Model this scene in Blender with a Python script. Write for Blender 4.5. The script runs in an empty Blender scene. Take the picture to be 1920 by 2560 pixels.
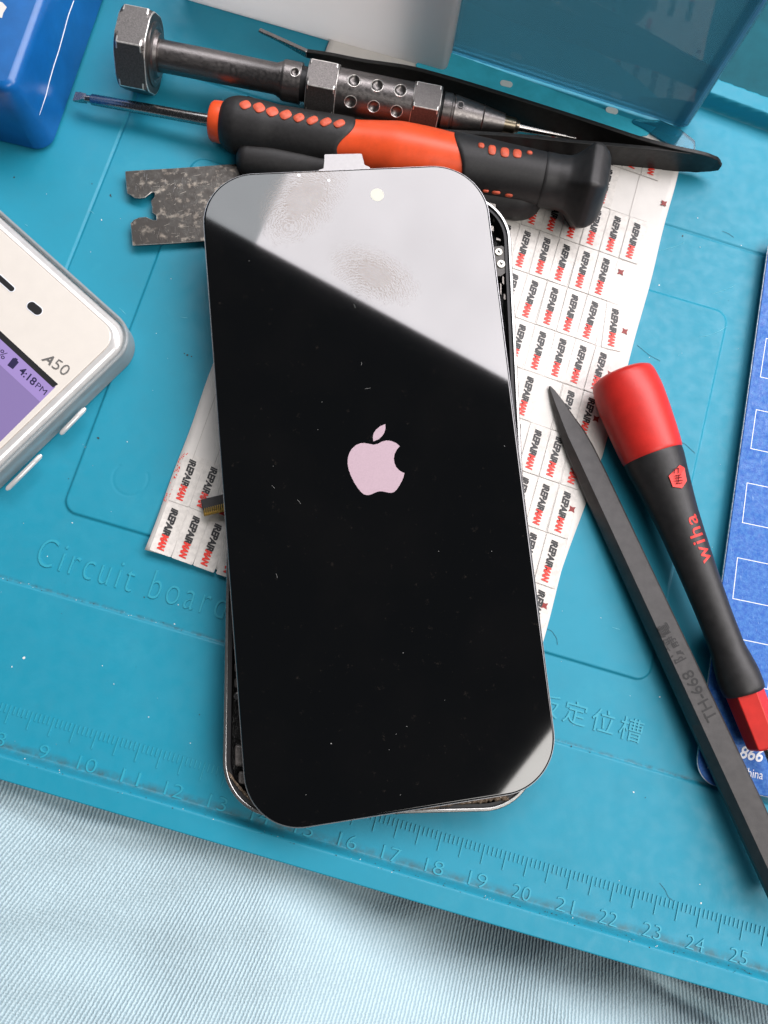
import bpy, bmesh, math, random
import numpy as np
from mathutils import Vector, Matrix, noise as mnoise
random.seed(7); rng=np.random.default_rng(5)
S=bpy.context.scene; COL=S.collection
S.unit_settings.scale_length=0.01          # one unit = one centimetre
# ------------------------------------------------------------------ camera
F=2000.0; H=19.2; TH=math.radians(11.0); PHI=math.radians(16.4)
AX=Vector((math.cos(PHI),-math.sin(PHI),0)); R=Matrix.Rotation(TH,3,AX); C0=Vector((0,0,H))
cd=bpy.data.cameras.new('camera'); cam=bpy.data.objects.new('camera',cd); COL.objects.link(cam); S.camera=cam
cam.matrix_world=Matrix.Translation(C0)@R.to_4x4()
cd.sensor_fit='VERTICAL'; cd.sensor_height=36; cd.sensor_width=27; cd.lens=F/2560*36; cd.clip_start=.1; cd.clip_end=3000
S.render.resolution_x=768; S.render.resolution_y=1024
def P(px,py,z=0.0):
    "point of the desk at height z measured from the photograph"
    d=R@Vector(((px-960)/F,-(py-1280)/F,-1)); return C0+d*((z-H)/d.z)
def proj(p):
    c=R.transposed()@(Vector(p)-C0); return (960+F*c.x/-c.z,1280-F*c.y/-c.z)
def pxcm(p): return F/-(R.transposed()@(Vector(p)-C0)).z
U=AX.copy(); V=Vector((math.sin(PHI),math.cos(PHI),0))
def W(u,v,z=0): return U*u+V*v+Vector((0,0,z))
# ------------------------------------------------------------------ world and light
wd=bpy.data.worlds.new('World'); S.world=wd; wd.use_nodes=True
bg=wd.node_tree.nodes['Background']; bg.inputs[0].default_value=(.80,.90,1,1); bg.inputs[1].default_value=.05
S.view_settings.view_transform='Standard'; S.view_settings.look='None'; S.view_settings.gamma=1; S.view_settings.exposure=0
DQ=[P(500,438,1.75),P(1207,408,1.62),P(1403,1966,1.06),P(621,2092,1.2)]
dn=(DQ[2]-DQ[0]).cross(DQ[1]-DQ[3]).normalized(); dn=dn if dn.z>0 else -dn
def dplane(px,py,off=0):
    d=R@Vector(((px-960)/F,-(py-1280)/F,-1)); t=(DQ[0]+DQ[2]+DQ[1]+DQ[3])/4+dn*off-C0
    return C0+d*(t.dot(dn)/d.dot(dn))
DQ=[dplane(500,438),dplane(1207,408),dplane(1403,1966),dplane(621,2092)]
def refl(px,py):
    x=dplane(px,py); d=(x-C0).normalized(); return x,(d-2*d.dot(dn)*dn).normalized()
def area(name,corner,ex,ey,rad,col):
    "rectangular window of daylight: corner, two edge vectors, radiance"
    ld=bpy.data.lights.new(name,'AREA'); ld.shape='RECTANGLE'; lx,ly=ex.length,ey.length
    ld.size=lx; ld.size_y=ly; ld.energy=rad*math.pi*lx*ly; ld.color=col
    o=bpy.data.objects.new(name,ld); COL.objects.link(o)
    X=ex.normalized(); Y=ey.normalized(); Z=X.cross(Y); c=corner+ex/2+ey/2
    if Z.dot(Vector((0,3,0))-c)>0: X=-X; Z=-Z    # lamps shine along -Z
    # uneven sky seen through the window: soft clouds across the pane
    ld.use_nodes=True; nt=ld.node_tree; N=nt.nodes; L=nt.links; em=N['Emission']; g=N.new('ShaderNodeNewGeometry'); mp=N.new('ShaderNodeMapping'); mp.inputs['Scale'].default_value=(lx/30,ly/30,1)
    n=N.new('ShaderNodeTexNoise'); n.inputs['Scale'].default_value=1.1; n.inputs['Detail'].default_value=3; L.new(g.outputs['Parametric'],mp.inputs[0]); L.new(mp.outputs[0],n.inputs['Vector'])
    mr=N.new('ShaderNodeMapRange'); mr.inputs[1].default_value=.3; mr.inputs[2].default_value=.7; mr.inputs[3].default_value=.90; mr.inputs[4].default_value=1.16; L.new(n.outputs[0],mr.inputs[0]); L.new(mr.outputs[0],em.inputs['Strength'])
    o.matrix_world=Matrix.Translation(c)@Matrix((X,Y,Z)).transposed().to_4x4(); return o
def at_z(px,py,z):
    x,r=refl(px,py); return x+r*((z-x.z)/r.z)
LZ=90.
a_,b_=at_z(640,610,LZ),at_z(1290,962,LZ); e=(b_-a_).normalized()
dwn=(Vector((0,0,1)).cross(e)); dwn=dwn if dwn.y>0 else -dwn; dwn=(dwn*1.0+Vector((0,0,-.38))).normalized(); dwn=(dwn-e*dwn.dot(e)).normalized()
area('window_daylight',a_,e*185,dwn*54,8.0,(1,.955,.985))
area('window_side_pane',a_-e*44,e*44,dwn*46,3.2,(.93,.96,1))
c_,d_=at_z(1388,1815,95),at_z(1250,1990,95); e2=(d_-c_).normalized(); n2=Vector((0,0,1)).cross(e2); n2=n2 if n2.x>0 else -n2
area('side_daylight',c_-e2*18,e2*60,n2*58,6.2,(1,.97,.93))

# ------------------------------------------------------------------ materials
def M(name,col,rough=.5,metal=0.,spec=.5,noise=None,bump=None,col2=None,coat=0,alpha=None,trans=0,sss=0,rnoise=None,emit=None,speck=None):
    m=bpy.data.materials.new(name); m.use_nodes=True; nt=m.node_tree; N=nt.nodes; L=nt.links
    b=N['Principled BSDF']; b.inputs['Base Color'].default_value=(*col,1); b.inputs['Roughness'].default_value=rough
    b.inputs['Metallic'].default_value=metal; b.inputs['Specular IOR Level'].default_value=spec
    if coat: b.inputs['Coat Weight'].default_value=coat; b.inputs['Coat Roughness'].default_value=.08
    if trans: b.inputs['Transmission Weight'].default_value=trans
    if sss: b.inputs['Subsurface Weight'].default_value=sss; b.inputs['Subsurface Radius'].default_value=(.3,.3,.4); b.inputs['Subsurface Scale'].default_value=1
    if emit: b.inputs['Emission Color'].default_value=(*emit[0],1); b.inputs['Emission Strength'].default_value=emit[1]
    geo=N.new('ShaderNodeNewGeometry')
    def nz(scale,detail=4,dist=0,rg=.6):
        n=N.new('ShaderNodeTexNoise'); n.inputs['Scale'].default_value=scale; n.inputs['Detail'].default_value=detail
        n.inputs['Distortion'].default_value=dist; n.inputs['Roughness'].default_value=rg; L.new(geo.outputs['Position'],n.inputs['Vector']); return n
    if noise:
        c2=col2 or tuple(min(1,c*(1+noise[1])) for c in col); c1=col if col2 else tuple(c*(1-noise[1]) for c in col)
        r=N.new('ShaderNodeValToRGB'); lo,hi=(noise[2],noise[3]) if len(noise)>2 else (.3,.7)
        r.color_ramp.elements[0].position=lo; r.color_ramp.elements[1].position=hi
        r.color_ramp.elements[0].color=(*c1,1); r.color_ramp.elements[1].color=(*c2,1)
        L.new(nz(noise[0]).outputs[0],r.inputs[0]); out=r.outputs[0]
        if speck:
            s=nz(speck[0],2); rr=N.new('ShaderNodeValToRGB'); rr.color_ramp.elements[0].position=speck[1]; rr.color_ramp.elements[1].position=speck[1]+.03
            L.new(s.outputs[0],rr.inputs[0]); mx=N.new('ShaderNodeMix'); mx.data_type='RGBA'; L.new(rr.outputs[0],mx.inputs[0]); L.new(out,mx.inputs[6]); mx.inputs[7].default_value=(*speck[2],1); out=mx.outputs[2]
        L.new(out,b.inputs['Base Color'])
    if rnoise:
        mr=N.new('ShaderNodeMapRange'); mr.inputs[1].default_value=.35; mr.inputs[2].default_value=.65; mr.inputs[3].default_value=rnoise[1]; mr.inputs[4].default_value=rnoise[2]
        L.new(nz(rnoise[0]).outputs[0],mr.inputs[0]); L.new(mr.outputs[0],b.inputs['Roughness'])
    if bump:
        bp=N.new('ShaderNodeBump'); bp.inputs['Strength'].default_value=bump[1]; bp.inputs['Distance'].default_value=bump[2] if len(bump)>2 else .02
        L.new(nz(bump[0],3).outputs[0],bp.inputs['Height']); L.new(bp.outputs[0],b.inputs['Normal'])
    return m
def tools(m):
    nt=m.node_tree; return nt,nt.nodes,nt.links,nt.nodes['Principled BSDF']
MAT=M('teal_silicone',(.014,.262,.378),.5,spec=.38,noise=(.9,.025),bump=(28,.10,.01),speck=(34,.80,(.12,.4,.5)),rnoise=(3,.42,.58))
def grime(m):
    nt,N,L,b=tools(m); src=b.inputs['Base Color'].links[0].from_socket; geo=N.new('ShaderNodeNewGeometry')
    d=N.new('ShaderNodeVectorMath'); d.operation='DOT_PRODUCT'; L.new(geo.outputs['Position'],d.inputs[0]); d.inputs[1].default_value=tuple(V)
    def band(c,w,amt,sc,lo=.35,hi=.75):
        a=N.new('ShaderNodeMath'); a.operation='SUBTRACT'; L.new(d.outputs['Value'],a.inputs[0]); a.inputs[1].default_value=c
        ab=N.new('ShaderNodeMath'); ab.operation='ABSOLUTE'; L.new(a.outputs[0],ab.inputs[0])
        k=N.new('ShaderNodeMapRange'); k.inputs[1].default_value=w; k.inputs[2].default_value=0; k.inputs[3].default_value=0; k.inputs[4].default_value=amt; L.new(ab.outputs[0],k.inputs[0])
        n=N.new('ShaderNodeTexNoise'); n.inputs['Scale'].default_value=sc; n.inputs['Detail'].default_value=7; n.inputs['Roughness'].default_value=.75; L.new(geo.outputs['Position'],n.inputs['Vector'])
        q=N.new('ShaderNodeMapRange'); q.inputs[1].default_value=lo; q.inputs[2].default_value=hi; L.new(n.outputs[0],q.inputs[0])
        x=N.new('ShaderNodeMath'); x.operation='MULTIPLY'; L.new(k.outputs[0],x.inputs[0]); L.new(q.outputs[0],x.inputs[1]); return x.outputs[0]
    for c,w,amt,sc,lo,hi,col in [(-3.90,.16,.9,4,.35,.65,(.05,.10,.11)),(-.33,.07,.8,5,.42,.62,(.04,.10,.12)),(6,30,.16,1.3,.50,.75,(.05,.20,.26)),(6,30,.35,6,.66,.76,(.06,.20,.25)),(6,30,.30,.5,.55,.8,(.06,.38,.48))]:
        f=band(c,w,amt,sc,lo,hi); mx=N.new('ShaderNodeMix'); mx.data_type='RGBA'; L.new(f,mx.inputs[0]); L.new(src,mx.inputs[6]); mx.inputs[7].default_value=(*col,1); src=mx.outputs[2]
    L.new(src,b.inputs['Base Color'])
grime(MAT)
TEAL2=M('raised_teal',(.028,.33,.44),.45)
GUN=M('gunmetal',(.19,.175,.17),.34,.95,noise=(60,.22),bump=(90,.12,.01),rnoise=(14,.28,.45))
HEXM=M('gunmetal_rough',(.14,.13,.125),.42,.9,noise=(25,.25),bump=(45,.35,.015))
WORN=M('worn_edge',(.75,.72,.68),.4,.8,noise=(12,.35))
STEEL=M('steel',(.34,.32,.31),.2,1,noise=(3,.1),rnoise=(30,.15,.3))
BRASS=M('dull_brass',(.26,.22,.16),.3,1)
DARK=M('shadow_black',(.006,.006,.007),.5)
BLK=M('black_rubber',(.016,.015,.015),.52,noise=(12,.3),bump=(70,.3,.01),speck=(60,.78,(.09,.085,.08)))
BLKP=M('black_soft_plastic',(.020,.019,.019),.48,noise=(5,.3),bump=(55,.25,.006))
BLKT=M('tweezer_black',(.014,.0135,.013),.42,.3,noise=(9,.3),rnoise=(8,.35,.5))
ORG=M('orange_plastic',(.82,.09,.022),.38,noise=(4,.08),bump=(40,.05,.01))
ORG2=M('orange_rubber',(.62,.10,.045),.5,noise=(9,.2))
RED=M('red_plastic',(.62,.025,.018),.42,noise=(3,.10),bump=(50,.12,.01),speck=(22,.76,(.25,.02,.02)))
REDP=M('red_print',(.72,.03,.02),.5)
PAPER=M('paper',(.70,.67,.63),.5,noise=(1.6,.05))
STK=M('sticker_paper',(.68,.645,.60),.33,noise=(7,.10,.35,.62),bump=(30,.1,.01),speck=(38,.74,(.42,.37,.33)),rnoise=(2,.3,.5))
STKG=M('glossy_backing',(.78,.76,.74),.2)
INKB=M('ink_black',(.02,.02,.022),.45,noise=(40,.3),speck=(60,.66,(.2,.19,.18)))
INKR=M('ink_red',(.75,.035,.02),.45,noise=(40,.2),speck=(60,.68,(.7,.3,.22)))
DIAM=M('ink_maroon',(.25,.02,.015),.5,noise=(50,.4))
PEN=M('pencil_line',(.50,.47,.44),.7,noise=(40,.3))
PLATE=M('worn_steel_plate',(.075,.068,.062),.36,1,noise=(4.5,.5,.54,.74),col2=(.34,.29,.24),bump=(18,.15,.01),rnoise=(6,.25,.5))
BLUEBOX=M('blue_plastic',(.006,.12,.38),.28,noise=(1.5,.12),sss=.15,speck=(12,.78,(.01,.04,.12)),bump=(8,.05,.01))
def translucent(m,col,f):
    nt,N,L,b=tools(m); t=N.new('ShaderNodeBsdfTranslucent'); t.inputs[0].default_value=(*col,1); x=N.new('ShaderNodeMixShader'); x.inputs[0].default_value=f; L.new(b.outputs[0],x.inputs[1]); L.new(t.outputs[0],x.inputs[2]); L.new(x.outputs[0],N['Material Output'].inputs[0]); return m
WHITEP=M('milky_white_plastic',(.62,.60,.60),.45,noise=(1,.04),sss=0)
translucent(WHITEP,(.97,.95,.93),.72)
CREAM=M('cream_front',(.72,.675,.61),.28,noise=(3,.02),coat=.4)
CREAMG=M('groove_grey',(.45,.40,.35),.4)
SILV=M('pearl_silver',(.70,.69,.67),.2,.35,noise=(3,.08))
GREYT=M('grey_lettering',(.27,.26,.25),.3,.6)
FRAME=M('steel_frame',(.42,.42,.41),.25,.95,noise=(12,.15))
INNER=M('black_innards',(.012,.012,.012),.28,noise=(9,.6),bump=(10,.6,.05),speck=(14,.72,(.12,.11,.10)))
GLUE=M('brown_adhesive',(.09,.06,.035),.4,noise=(25,.6),bump=(30,.8,.03),speck=(30,.66,(.5,.42,.32)))
GOLD=M('gold_pins',(.55,.36,.09),.3,.9)
SCRW=M('screw_steel',(.55,.53,.47),.35,.6)
GRAIN=M('grey_rail',(.05,.048,.045),.5,noise=(14,.4),bump=(40,.4,.01))
WHT=M('white_paint',(.78,.80,.84),.45,noise=(30,.08))
LED=M('pale_window',(.58,.58,.49),.4)
TABM=M('milky_tab',(.46,.445,.45),.35,noise=(12,.05))
LOGO=M('pink_logo_film',(.47,.345,.395),.5,noise=(26,.06,.3,.7),spec=.3)
DUSTW=M('white_dust',(.75,.75,.72),.6); DUSTD=M('dark_dust',(.03,.035,.03),.7)
TABLE=M('dark_table',(.02,.03,.06),.6,noise=(1,.3))

def glass_mat():
    m=M('display_glass',(.001,.001,.0012),.035); nt,N,L,b=tools(m)
    geo=N.new('ShaderNodeNewGeometry'); b.inputs['Specular IOR Level'].default_value=1.0; b.inputs['IOR'].default_value=1.56
    # greasy fingerprints: real ridges of grease, duller and matt where the finger touched
    def prt(cen,rx,ry,ang,sc):
        mp=N.new('ShaderNodeMapping'); mp.vector_type='TEXTURE'; mp.inputs['Location'].default_value=cen; mp.inputs['Rotation'].default_value=(0,0,ang); mp.inputs['Scale'].default_value=(rx,ry,3)
        L.new(geo.outputs['Position'],mp.inputs['Vector'])
        g=N.new('ShaderNodeTexGradient'); g.gradient_type='SPHERICAL'; L.new(mp.outputs[0],g.inputs[0])
        w=N.new('ShaderNodeTexWave'); w.wave_type='RINGS'; w.rings_direction='SPHERICAL'; w.inputs['Scale'].default_value=sc; w.inputs['Distortion'].default_value=9; w.inputs['Detail'].default_value=4; w.inputs['Detail Scale'].default_value=2.2
        mp2=N.new('ShaderNodeMapping'); mp2.vector_type='TEXTURE'; mp2.inputs['Location'].default_value=(cen[0]-.35,cen[1]-.75,cen[2]); L.new(geo.outputs['Position'],mp2.inputs['Vector']); L.new(mp2.outputs[0],w.inputs['Vector'])
        n=N.new('ShaderNodeTexNoise'); n.inputs['Scale'].default_value=4.5; n.inputs['Detail'].default_value=8; n.inputs['Roughness'].default_value=.75; L.new(geo.outputs['Position'],n.inputs['Vector'])
        a=N.new('ShaderNodeMath'); a.operation='MULTIPLY_ADD'; L.new(g.outputs['Fac'],a.inputs[0]); a.inputs[1].default_value=1.3; L.new(n.outputs[0],a.inputs[2])
        r=N.new('ShaderNodeMapRange'); r.inputs[1].default_value=.62; r.inputs[2].default_value=1.4; L.new(a.outputs[0],r.inputs[0])
        c=N.new('ShaderNodeMath'); c.operation='MULTIPLY'; L.new(r.outputs[0],c.inputs[0])
        w2=N.new('ShaderNodeMapRange'); w2.inputs[1].default_value=.45; w2.inputs[2].default_value=.75; w2.inputs[3].default_value=.25; L.new(w.outputs['Fac'],w2.inputs[0]); L.new(w2.outputs[0],c.inputs[1]); return c.outputs[0]
    p1=P(760,505,1.5); p2=P(935,690,1.45)
    f=N.new('ShaderNodeMath'); f.operation='MAXIMUM'
    L.new(prt(tuple(p1),1.6,1.0,.9,5.2),f.inputs[0]); L.new(prt(tuple(p2),1.35,.75,-.45,4.8),f.inputs[1])
    n=N.new('ShaderNodeTexNoise'); n.inputs['Scale'].default_value=.55; n.inputs['Detail'].default_value=6; L.new(geo.outputs['Position'],n.inputs['Vector'])
    hz=N.new('ShaderNodeMapRange'); hz.inputs[1].default_value=.45; hz.inputs[2].default_value=.75; hz.inputs[3].default_value=.0; hz.inputs[4].default_value=.0035; L.new(n.outputs[0],hz.inputs[0])
    ml=N.new('ShaderNodeMath'); ml.operation='MULTIPLY_ADD'; L.new(f.outputs[0],ml.inputs[0]); ml.inputs[1].default_value=.10; L.new(hz.outputs[0],ml.inputs[2])
    gd=N.new('ShaderNodeBsdfDiffuse'); gd.inputs[0].default_value=(.30,.235,.19,1)
    mx=N.new('ShaderNodeMixShader'); ml2=N.new('ShaderNodeMath'); ml2.operation='MULTIPLY_ADD'; L.new(f.outputs[0],ml2.inputs[0]); ml2.inputs[1].default_value=.52; L.new(hz.outputs[0],ml2.inputs[2])
    L.new(ml2.outputs[0],mx.inputs[0]); L.new(b.outputs[0],mx.inputs[1]); L.new(gd.outputs[0],mx.inputs[2]); L.new(mx.outputs[0],N['Material Output'].inputs[0])
    ad=N.new('ShaderNodeMath'); ad.operation='ADD'; L.new(ml.outputs[0],ad.inputs[0]); ad.inputs[1].default_value=.035; L.new(ad.outputs[0],b.inputs['Roughness'])
    return m
GLASS=glass_mat()
def clear_mat(name,tint,fac=.1,rough=.03,dif=None,kind='ShaderNodeBsdfDiffuse'):
    m=bpy.data.materials.new(name); m.use_nodes=True; nt=m.node_tree; N=nt.nodes; L=nt.links; N.remove(N['Principled BSDF'])
    t=N.new('ShaderNodeBsdfTransparent'); t.inputs[0].default_value=(*tint,1); g=N.new('ShaderNodeBsdfGlossy'); g.inputs['Roughness'].default_value=rough
    fr=N.new('ShaderNodeFresnel'); fr.inputs[0].default_value=1.5; mx=N.new('ShaderNodeMixShader'); L.new(fr.outputs[0],mx.inputs[0]); L.new(t.outputs[0],mx.inputs[1]); L.new(g.outputs[0],mx.inputs[2])
    last=mx
    if dif:
        d=N.new(kind); d.inputs[0].default_value=(*dif[0],1); m2=N.new('ShaderNodeMixShader'); m2.inputs[0].default_value=dif[1]; L.new(mx.outputs[0],m2.inputs[1]); L.new(d.outputs[0],m2.inputs[2]); last=m2
    L.new(last.outputs[0],N['Material Output'].inputs[0]); return m
CLEARB=clear_mat('clear_blue_plastic',(.78,.90,.97),dif=((.20,.58,.70),.13),kind='ShaderNodeBsdfTranslucent')
CLEARE=clear_mat('clear_plastic_edge',(.92,.97,1),dif=((.75,.90,1.),.6),kind='ShaderNodeBsdfTranslucent')
CLEARC=clear_mat('clear_case',(.93,.95,.96),rough=.06,dif=((.80,.84,.84),.30))

def bluecard():
    m=M('blue_scratched_card',(.03,.12,.46),.3,spec=.3,rnoise=(5,.25,.6)); nt,N,L,b=tools(m)
    geo=N.new('ShaderNodeNewGeometry')
    def n(s,d,lo,hi,t='N',st=None):
        x=N.new('ShaderNodeTexNoise'); x.inputs['Scale'].default_value=s; x.inputs['Detail'].default_value=d; x.inputs['Roughness'].default_value=.7
        if st:
            mp=N.new('ShaderNodeMapping'); mp.inputs['Scale'].default_value=st[0]; mp.inputs['Rotation'].default_value=(0,0,st[1]); L.new(geo.outputs['Position'],mp.inputs[0]); L.new(mp.outputs[0],x.inputs['Vector'])
        else: L.new(geo.outputs['Position'],x.inputs['Vector'])
        r=N.new('ShaderNodeMapRange'); r.inputs[1].default_value=lo; r.inputs[2].default_value=hi; L.new(x.outputs[0],r.inputs[0]); return r.outputs[0]
    def mix(f,a,c):
        k=N.new('ShaderNodeMix'); k.data_type='RGBA'; L.new(f,k.inputs[0])
        if isinstance(a,tuple): k.inputs[6].default_value=(*a,1)
        else: L.new(a,k.inputs[6])
        k.inputs[7].default_value=(*c,1); return k.outputs[2]
    c=mix(n(9,8,.40,.68),(.012,.10,.42),(.06,.21,.52))
    c=mix(n(3,6,.62,.66,st=((8,1,1),.5)),c,(.16,.29,.56))
    c=mix(n(6,7,.66,.69,st=((3,1,1),-.7)),c,(.02,.04,.15))
    L.new(c,b.inputs['Base Color'])
    bp=N.new('ShaderNodeBump'); bp.inputs['Strength'].default_value=.5; bp.inputs['Distance'].default_value=.012; x=N.new('ShaderNodeTexNoise'); x.inputs['Scale'].default_value=22; x.inputs['Detail'].default_value=4; L.new(geo.outputs['Position'],x.inputs['Vector']); L.new(x.outputs[0],bp.inputs['Height']); L.new(bp.outputs[0],b.inputs['Normal'])
    return m
CARD=bluecard()
def shirtmat():
    m=M('pale_blue_knit',(.50,.68,.74),.85,spec=.15); nt,N,L,b=tools(m)
    uv=N.new('ShaderNodeUVMap'); uv.uv_map='rib'; nz=N.new('ShaderNodeTexNoise'); nz.inputs['Scale'].default_value=.9; nz.inputs['Detail'].default_value=3; L.new(uv.outputs[0],nz.inputs['Vector'])
    sp=N.new('ShaderNodeSeparateXYZ'); L.new(uv.outputs[0],sp.inputs[0])
    ph=N.new('ShaderNodeMath'); ph.operation='MULTIPLY_ADD'; L.new(nz.outputs[0],ph.inputs[0]); ph.inputs[1].default_value=4.; 
    k=N.new('ShaderNodeMath'); k.operation='MULTIPLY'; L.new(sp.outputs[0],k.inputs[0]); k.inputs[1].default_value=2*math.pi; L.new(k.outputs[0],ph.inputs[2])
    s=N.new('ShaderNodeMath'); s.operation='SINE'; L.new(ph.outputs[0],s.inputs[0])
    k2=N.new('ShaderNodeMath'); k2.operation='MULTIPLY'; L.new(sp.outputs[1],k2.inputs[0]); k2.inputs[1].default_value=2*math.pi
    ph2=N.new('ShaderNodeMath'); ph2.operation='MULTIPLY_ADD'; L.new(ph.outputs[0],ph2.inputs[0]); ph2.inputs[1].default_value=.5; L.new(k2.outputs[0],ph2.inputs[2])
    s2=N.new('ShaderNodeMath'); s2.operation='SINE'; L.new(ph2.outputs[0],s2.inputs[0])
    hs=N.new('ShaderNodeMath'); hs.operation='MULTIPLY_ADD'; L.new(s2.outputs[0],hs.inputs[0]); hs.inputs[1].default_value=.12; L.new(s.outputs[0],hs.inputs[2])
    fz=N.new('ShaderNodeTexNoise'); fz.inputs['Scale'].default_value=.35; fz.inputs['Detail'].default_value=6; L.new(uv.outputs[0],fz.inputs['Vector'])
    h3=N.new('ShaderNodeMath'); h3.operation='MULTIPLY_ADD'; L.new(fz.outputs[0],h3.inputs[0]); h3.inputs[1].default_value=2.4; L.new(hs.outputs[0],h3.inputs[2])
    bp=N.new('ShaderNodeBump'); bp.inputs['Strength'].default_value=.8; bp.inputs['Distance'].default_value=.011; L.new(h3.outputs[0],bp.inputs['Height']); L.new(bp.outputs[0],b.inputs['Normal'])
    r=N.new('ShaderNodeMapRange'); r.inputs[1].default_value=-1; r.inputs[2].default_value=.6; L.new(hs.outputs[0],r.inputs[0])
    c=N.new('ShaderNodeMix'); c.data_type='RGBA'; L.new(r.outputs[0],c.inputs[0]); c.inputs[6].default_value=(.33,.465,.52,1); c.inputs[7].default_value=(.53,.68,.73,1); L.new(c.outputs[2],b.inputs['Base Color'])  # grooves coloured darker than ribs: shade between ribs painted in
    b.inputs['Sheen Weight'].default_value=.2
    return m
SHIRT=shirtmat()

# ------------------------------------------------------------------ builders
def thing(name,loc,label,cat,group=None,kind=None):
    o=bpy.data.objects.new(name,None); COL.objects.link(o); o.location=loc; o.empty_display_size=.2
    o['label']=label; o['category']=cat
    if group: o['group']=group
    return o
def wloc(o):
    v=Vector((0,0,0))
    while o: v+=o.location; o=o.parent
    return v
def obj(name,vs,fs,mat,parent=None,smooth=None,label=None,bev=None,mats=None,flip=False):
    me=bpy.data.meshes.new(name); off=wloc(parent) if parent else Vector((0,0,0))
    a=np.array([tuple(v) for v in vs],dtype=float)-np.array(off)
    me.from_pydata(a.tolist(),[],[tuple(f) for f in fs]); me.materials.append(mat)
    for x in (mats or []): me.materials.append(x)
    bm=bmesh.new(); bm.from_mesh(me); bmesh.ops.recalc_face_normals(bm,faces=bm.faces); bm.to_mesh(me); bm.free()
    if smooth is not None:
        me.polygons.foreach_set('use_smooth',[True]*len(me.polygons)); me.set_sharp_from_angle(angle=math.radians(smooth))
        big=[p for p in me.polygons if len(p.vertices)>12]
        if big:
            ek={tuple(sorted(k)) for p in big for k in p.edge_keys}
            at=me.attributes.get('sharp_edge') or me.attributes.new('sharp_edge','BOOLEAN','EDGE')
            for e_ in me.edges:
                if tuple(sorted(e_.vertices)) in ek: at.data[e_.index].value=True
    me.update()
    o=bpy.data.objects.new(name,me); COL.objects.link(o); o.parent=parent
    if label: o['label']=label
    if bev:
        b=o.modifiers.new('bevel','BEVEL'); b.width=bev[0]; b.segments=bev[1]; b.limit_method='ANGLE'; b.angle_limit=math.radians(30)
        if len(bev)>2: b.material=bev[2]
    return o
def rpoly(pts,r,n=9):
    "round the corners of a polygon of 3D points; r a number or a list"
    out=[]; k=len(pts)
    for i in range(k):
        p=Vector(pts[i]); a=(Vector(pts[i-1])-p); b=(Vector(pts[(i+1)%k])-p); rr=r[i] if isinstance(r,(list,tuple)) else r
        if rr<=1e-4: out.append(p); continue
        la,lb=a.length,b.length; a.normalize(); b.normalize(); ang=a.angle(b); t=min(rr/math.tan(ang/2),la*.49,lb*.49); rr=t*math.tan(ang/2)
        bis=(a+b).normalized(); c=p+bis*(rr/math.sin(ang/2)); p0=p+a*t-c; p1=p+b*t-c
        tot=p0.angle(p1); 
        for j in range(n+1):
            s=j/n; out.append(c+(p0*math.sin((1-s)*tot)+p1*math.sin(s*tot))/math.sin(tot))
    return out
def inset(pts,d):
    k=len(pts); c=sum((Vector((p.x,p.y,0)) for p in pts),Vector())/k; ar=sum(pts[i].x*pts[(i+1)%k].y-pts[(i+1)%k].x*pts[i].y for i in range(k)); sg=1 if ar>0 else -1
    out=[]
    for i in range(k):
        t=(pts[(i+1)%k]-pts[i-1]); n=Vector((-t.y,t.x,0)); n=n.normalized()*sg if n.length>1e-9 else n
        out.append(pts[i]+n*d)
    return out
def slab(pts,th,b=0.,seg=4,bb=None):
    "prism below the outline pts (top face), thickness th, rounded edges"
    rings=[]; bb=b if bb is None else bb
    if b>0:
        for j in range(seg+1):
            a=math.pi/2*j/seg; rings.append([p+Vector((0,0,-b*(1-math.sin(math.pi/2-a+0)))) for p in inset(pts,b*(1-math.sin(a)))])
    else: rings.append(list(pts))
    if bb>0:
        for j in range(seg+1):
            a=math.pi/2*j/seg; rings.append([p+Vector((0,0,-th+bb*(1-math.sin(a)))) for p in inset(pts,bb*(1-math.cos(a)))])
    else: rings.append([p+Vector((0,0,-th)) for p in pts])
    n=len(pts); vs=[v for r in rings for v in r]; fs=[]
    for k in range(len(rings)-1):
        for i in range(n):
            j=(i+1)%n; fs.append((k*n+i,k*n+j,(k+1)*n+j,(k+1)*n+i))
    fs.append(tuple(range(n))); fs.append(tuple(range((len(rings)-1)*n,len(rings)*n))[::-1])
    return vs,fs
def ring(outer,inner,th,z0=0):
    n=len(outer); dz=Vector((0,0,-th)); vs=list(outer)+list(inner)+[p+dz for p in inner]+[p+dz for p in outer]; fs=[]
    for k in range(4):
        for i in range(n):
            j=(i+1)%n; a=k*n; b=((k+1)%4)*n; fs.append((a+i,a+j,b+j,b+i))
    return vs,fs
def tube(pts,r,n=6):
    vs=[];fs=[]; k=len(pts); pts=[Vector(p) for p in pts]
    for i,p in enumerate(pts):
        t=(pts[min(i+1,k-1)]-pts[max(i-1,0)]).normalized(); s=t.cross(Vector((.1,.2,1))).normalized(); q=t.cross(s); rr=r[i] if isinstance(r,list) else r
        for j in range(n): a=2*math.pi*j/n; vs.append(p+(s*math.cos(a)+q*math.sin(a))*rr)
    for i in range(k-1):
        for j in range(n): fs.append((i*n+j,i*n+(j+1)%n,(i+1)*n+(j+1)%n,(i+1)*n+j))
    fs.append(tuple(range(n))[::-1]); fs.append(tuple((k-1)*n+j for j in range(n))); return vs,fs
def box(c,ex,ey,ez):
    vs=[c+ex*a+ey*b+ez*d for d in(0,1) for a,b in((0,0),(1,0),(1,1),(0,1))]
    return vs,[(0,3,2,1),(4,5,6,7),(0,1,5,4),(1,2,6,5),(2,3,7,6),(3,0,4,7)]
def join(*ms):
    vs=[];fs=[]
    for v,f in ms: k=len(vs); vs+=list(v); fs+=[tuple(i+k for i in g) for g in f]
    return vs,fs
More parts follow.
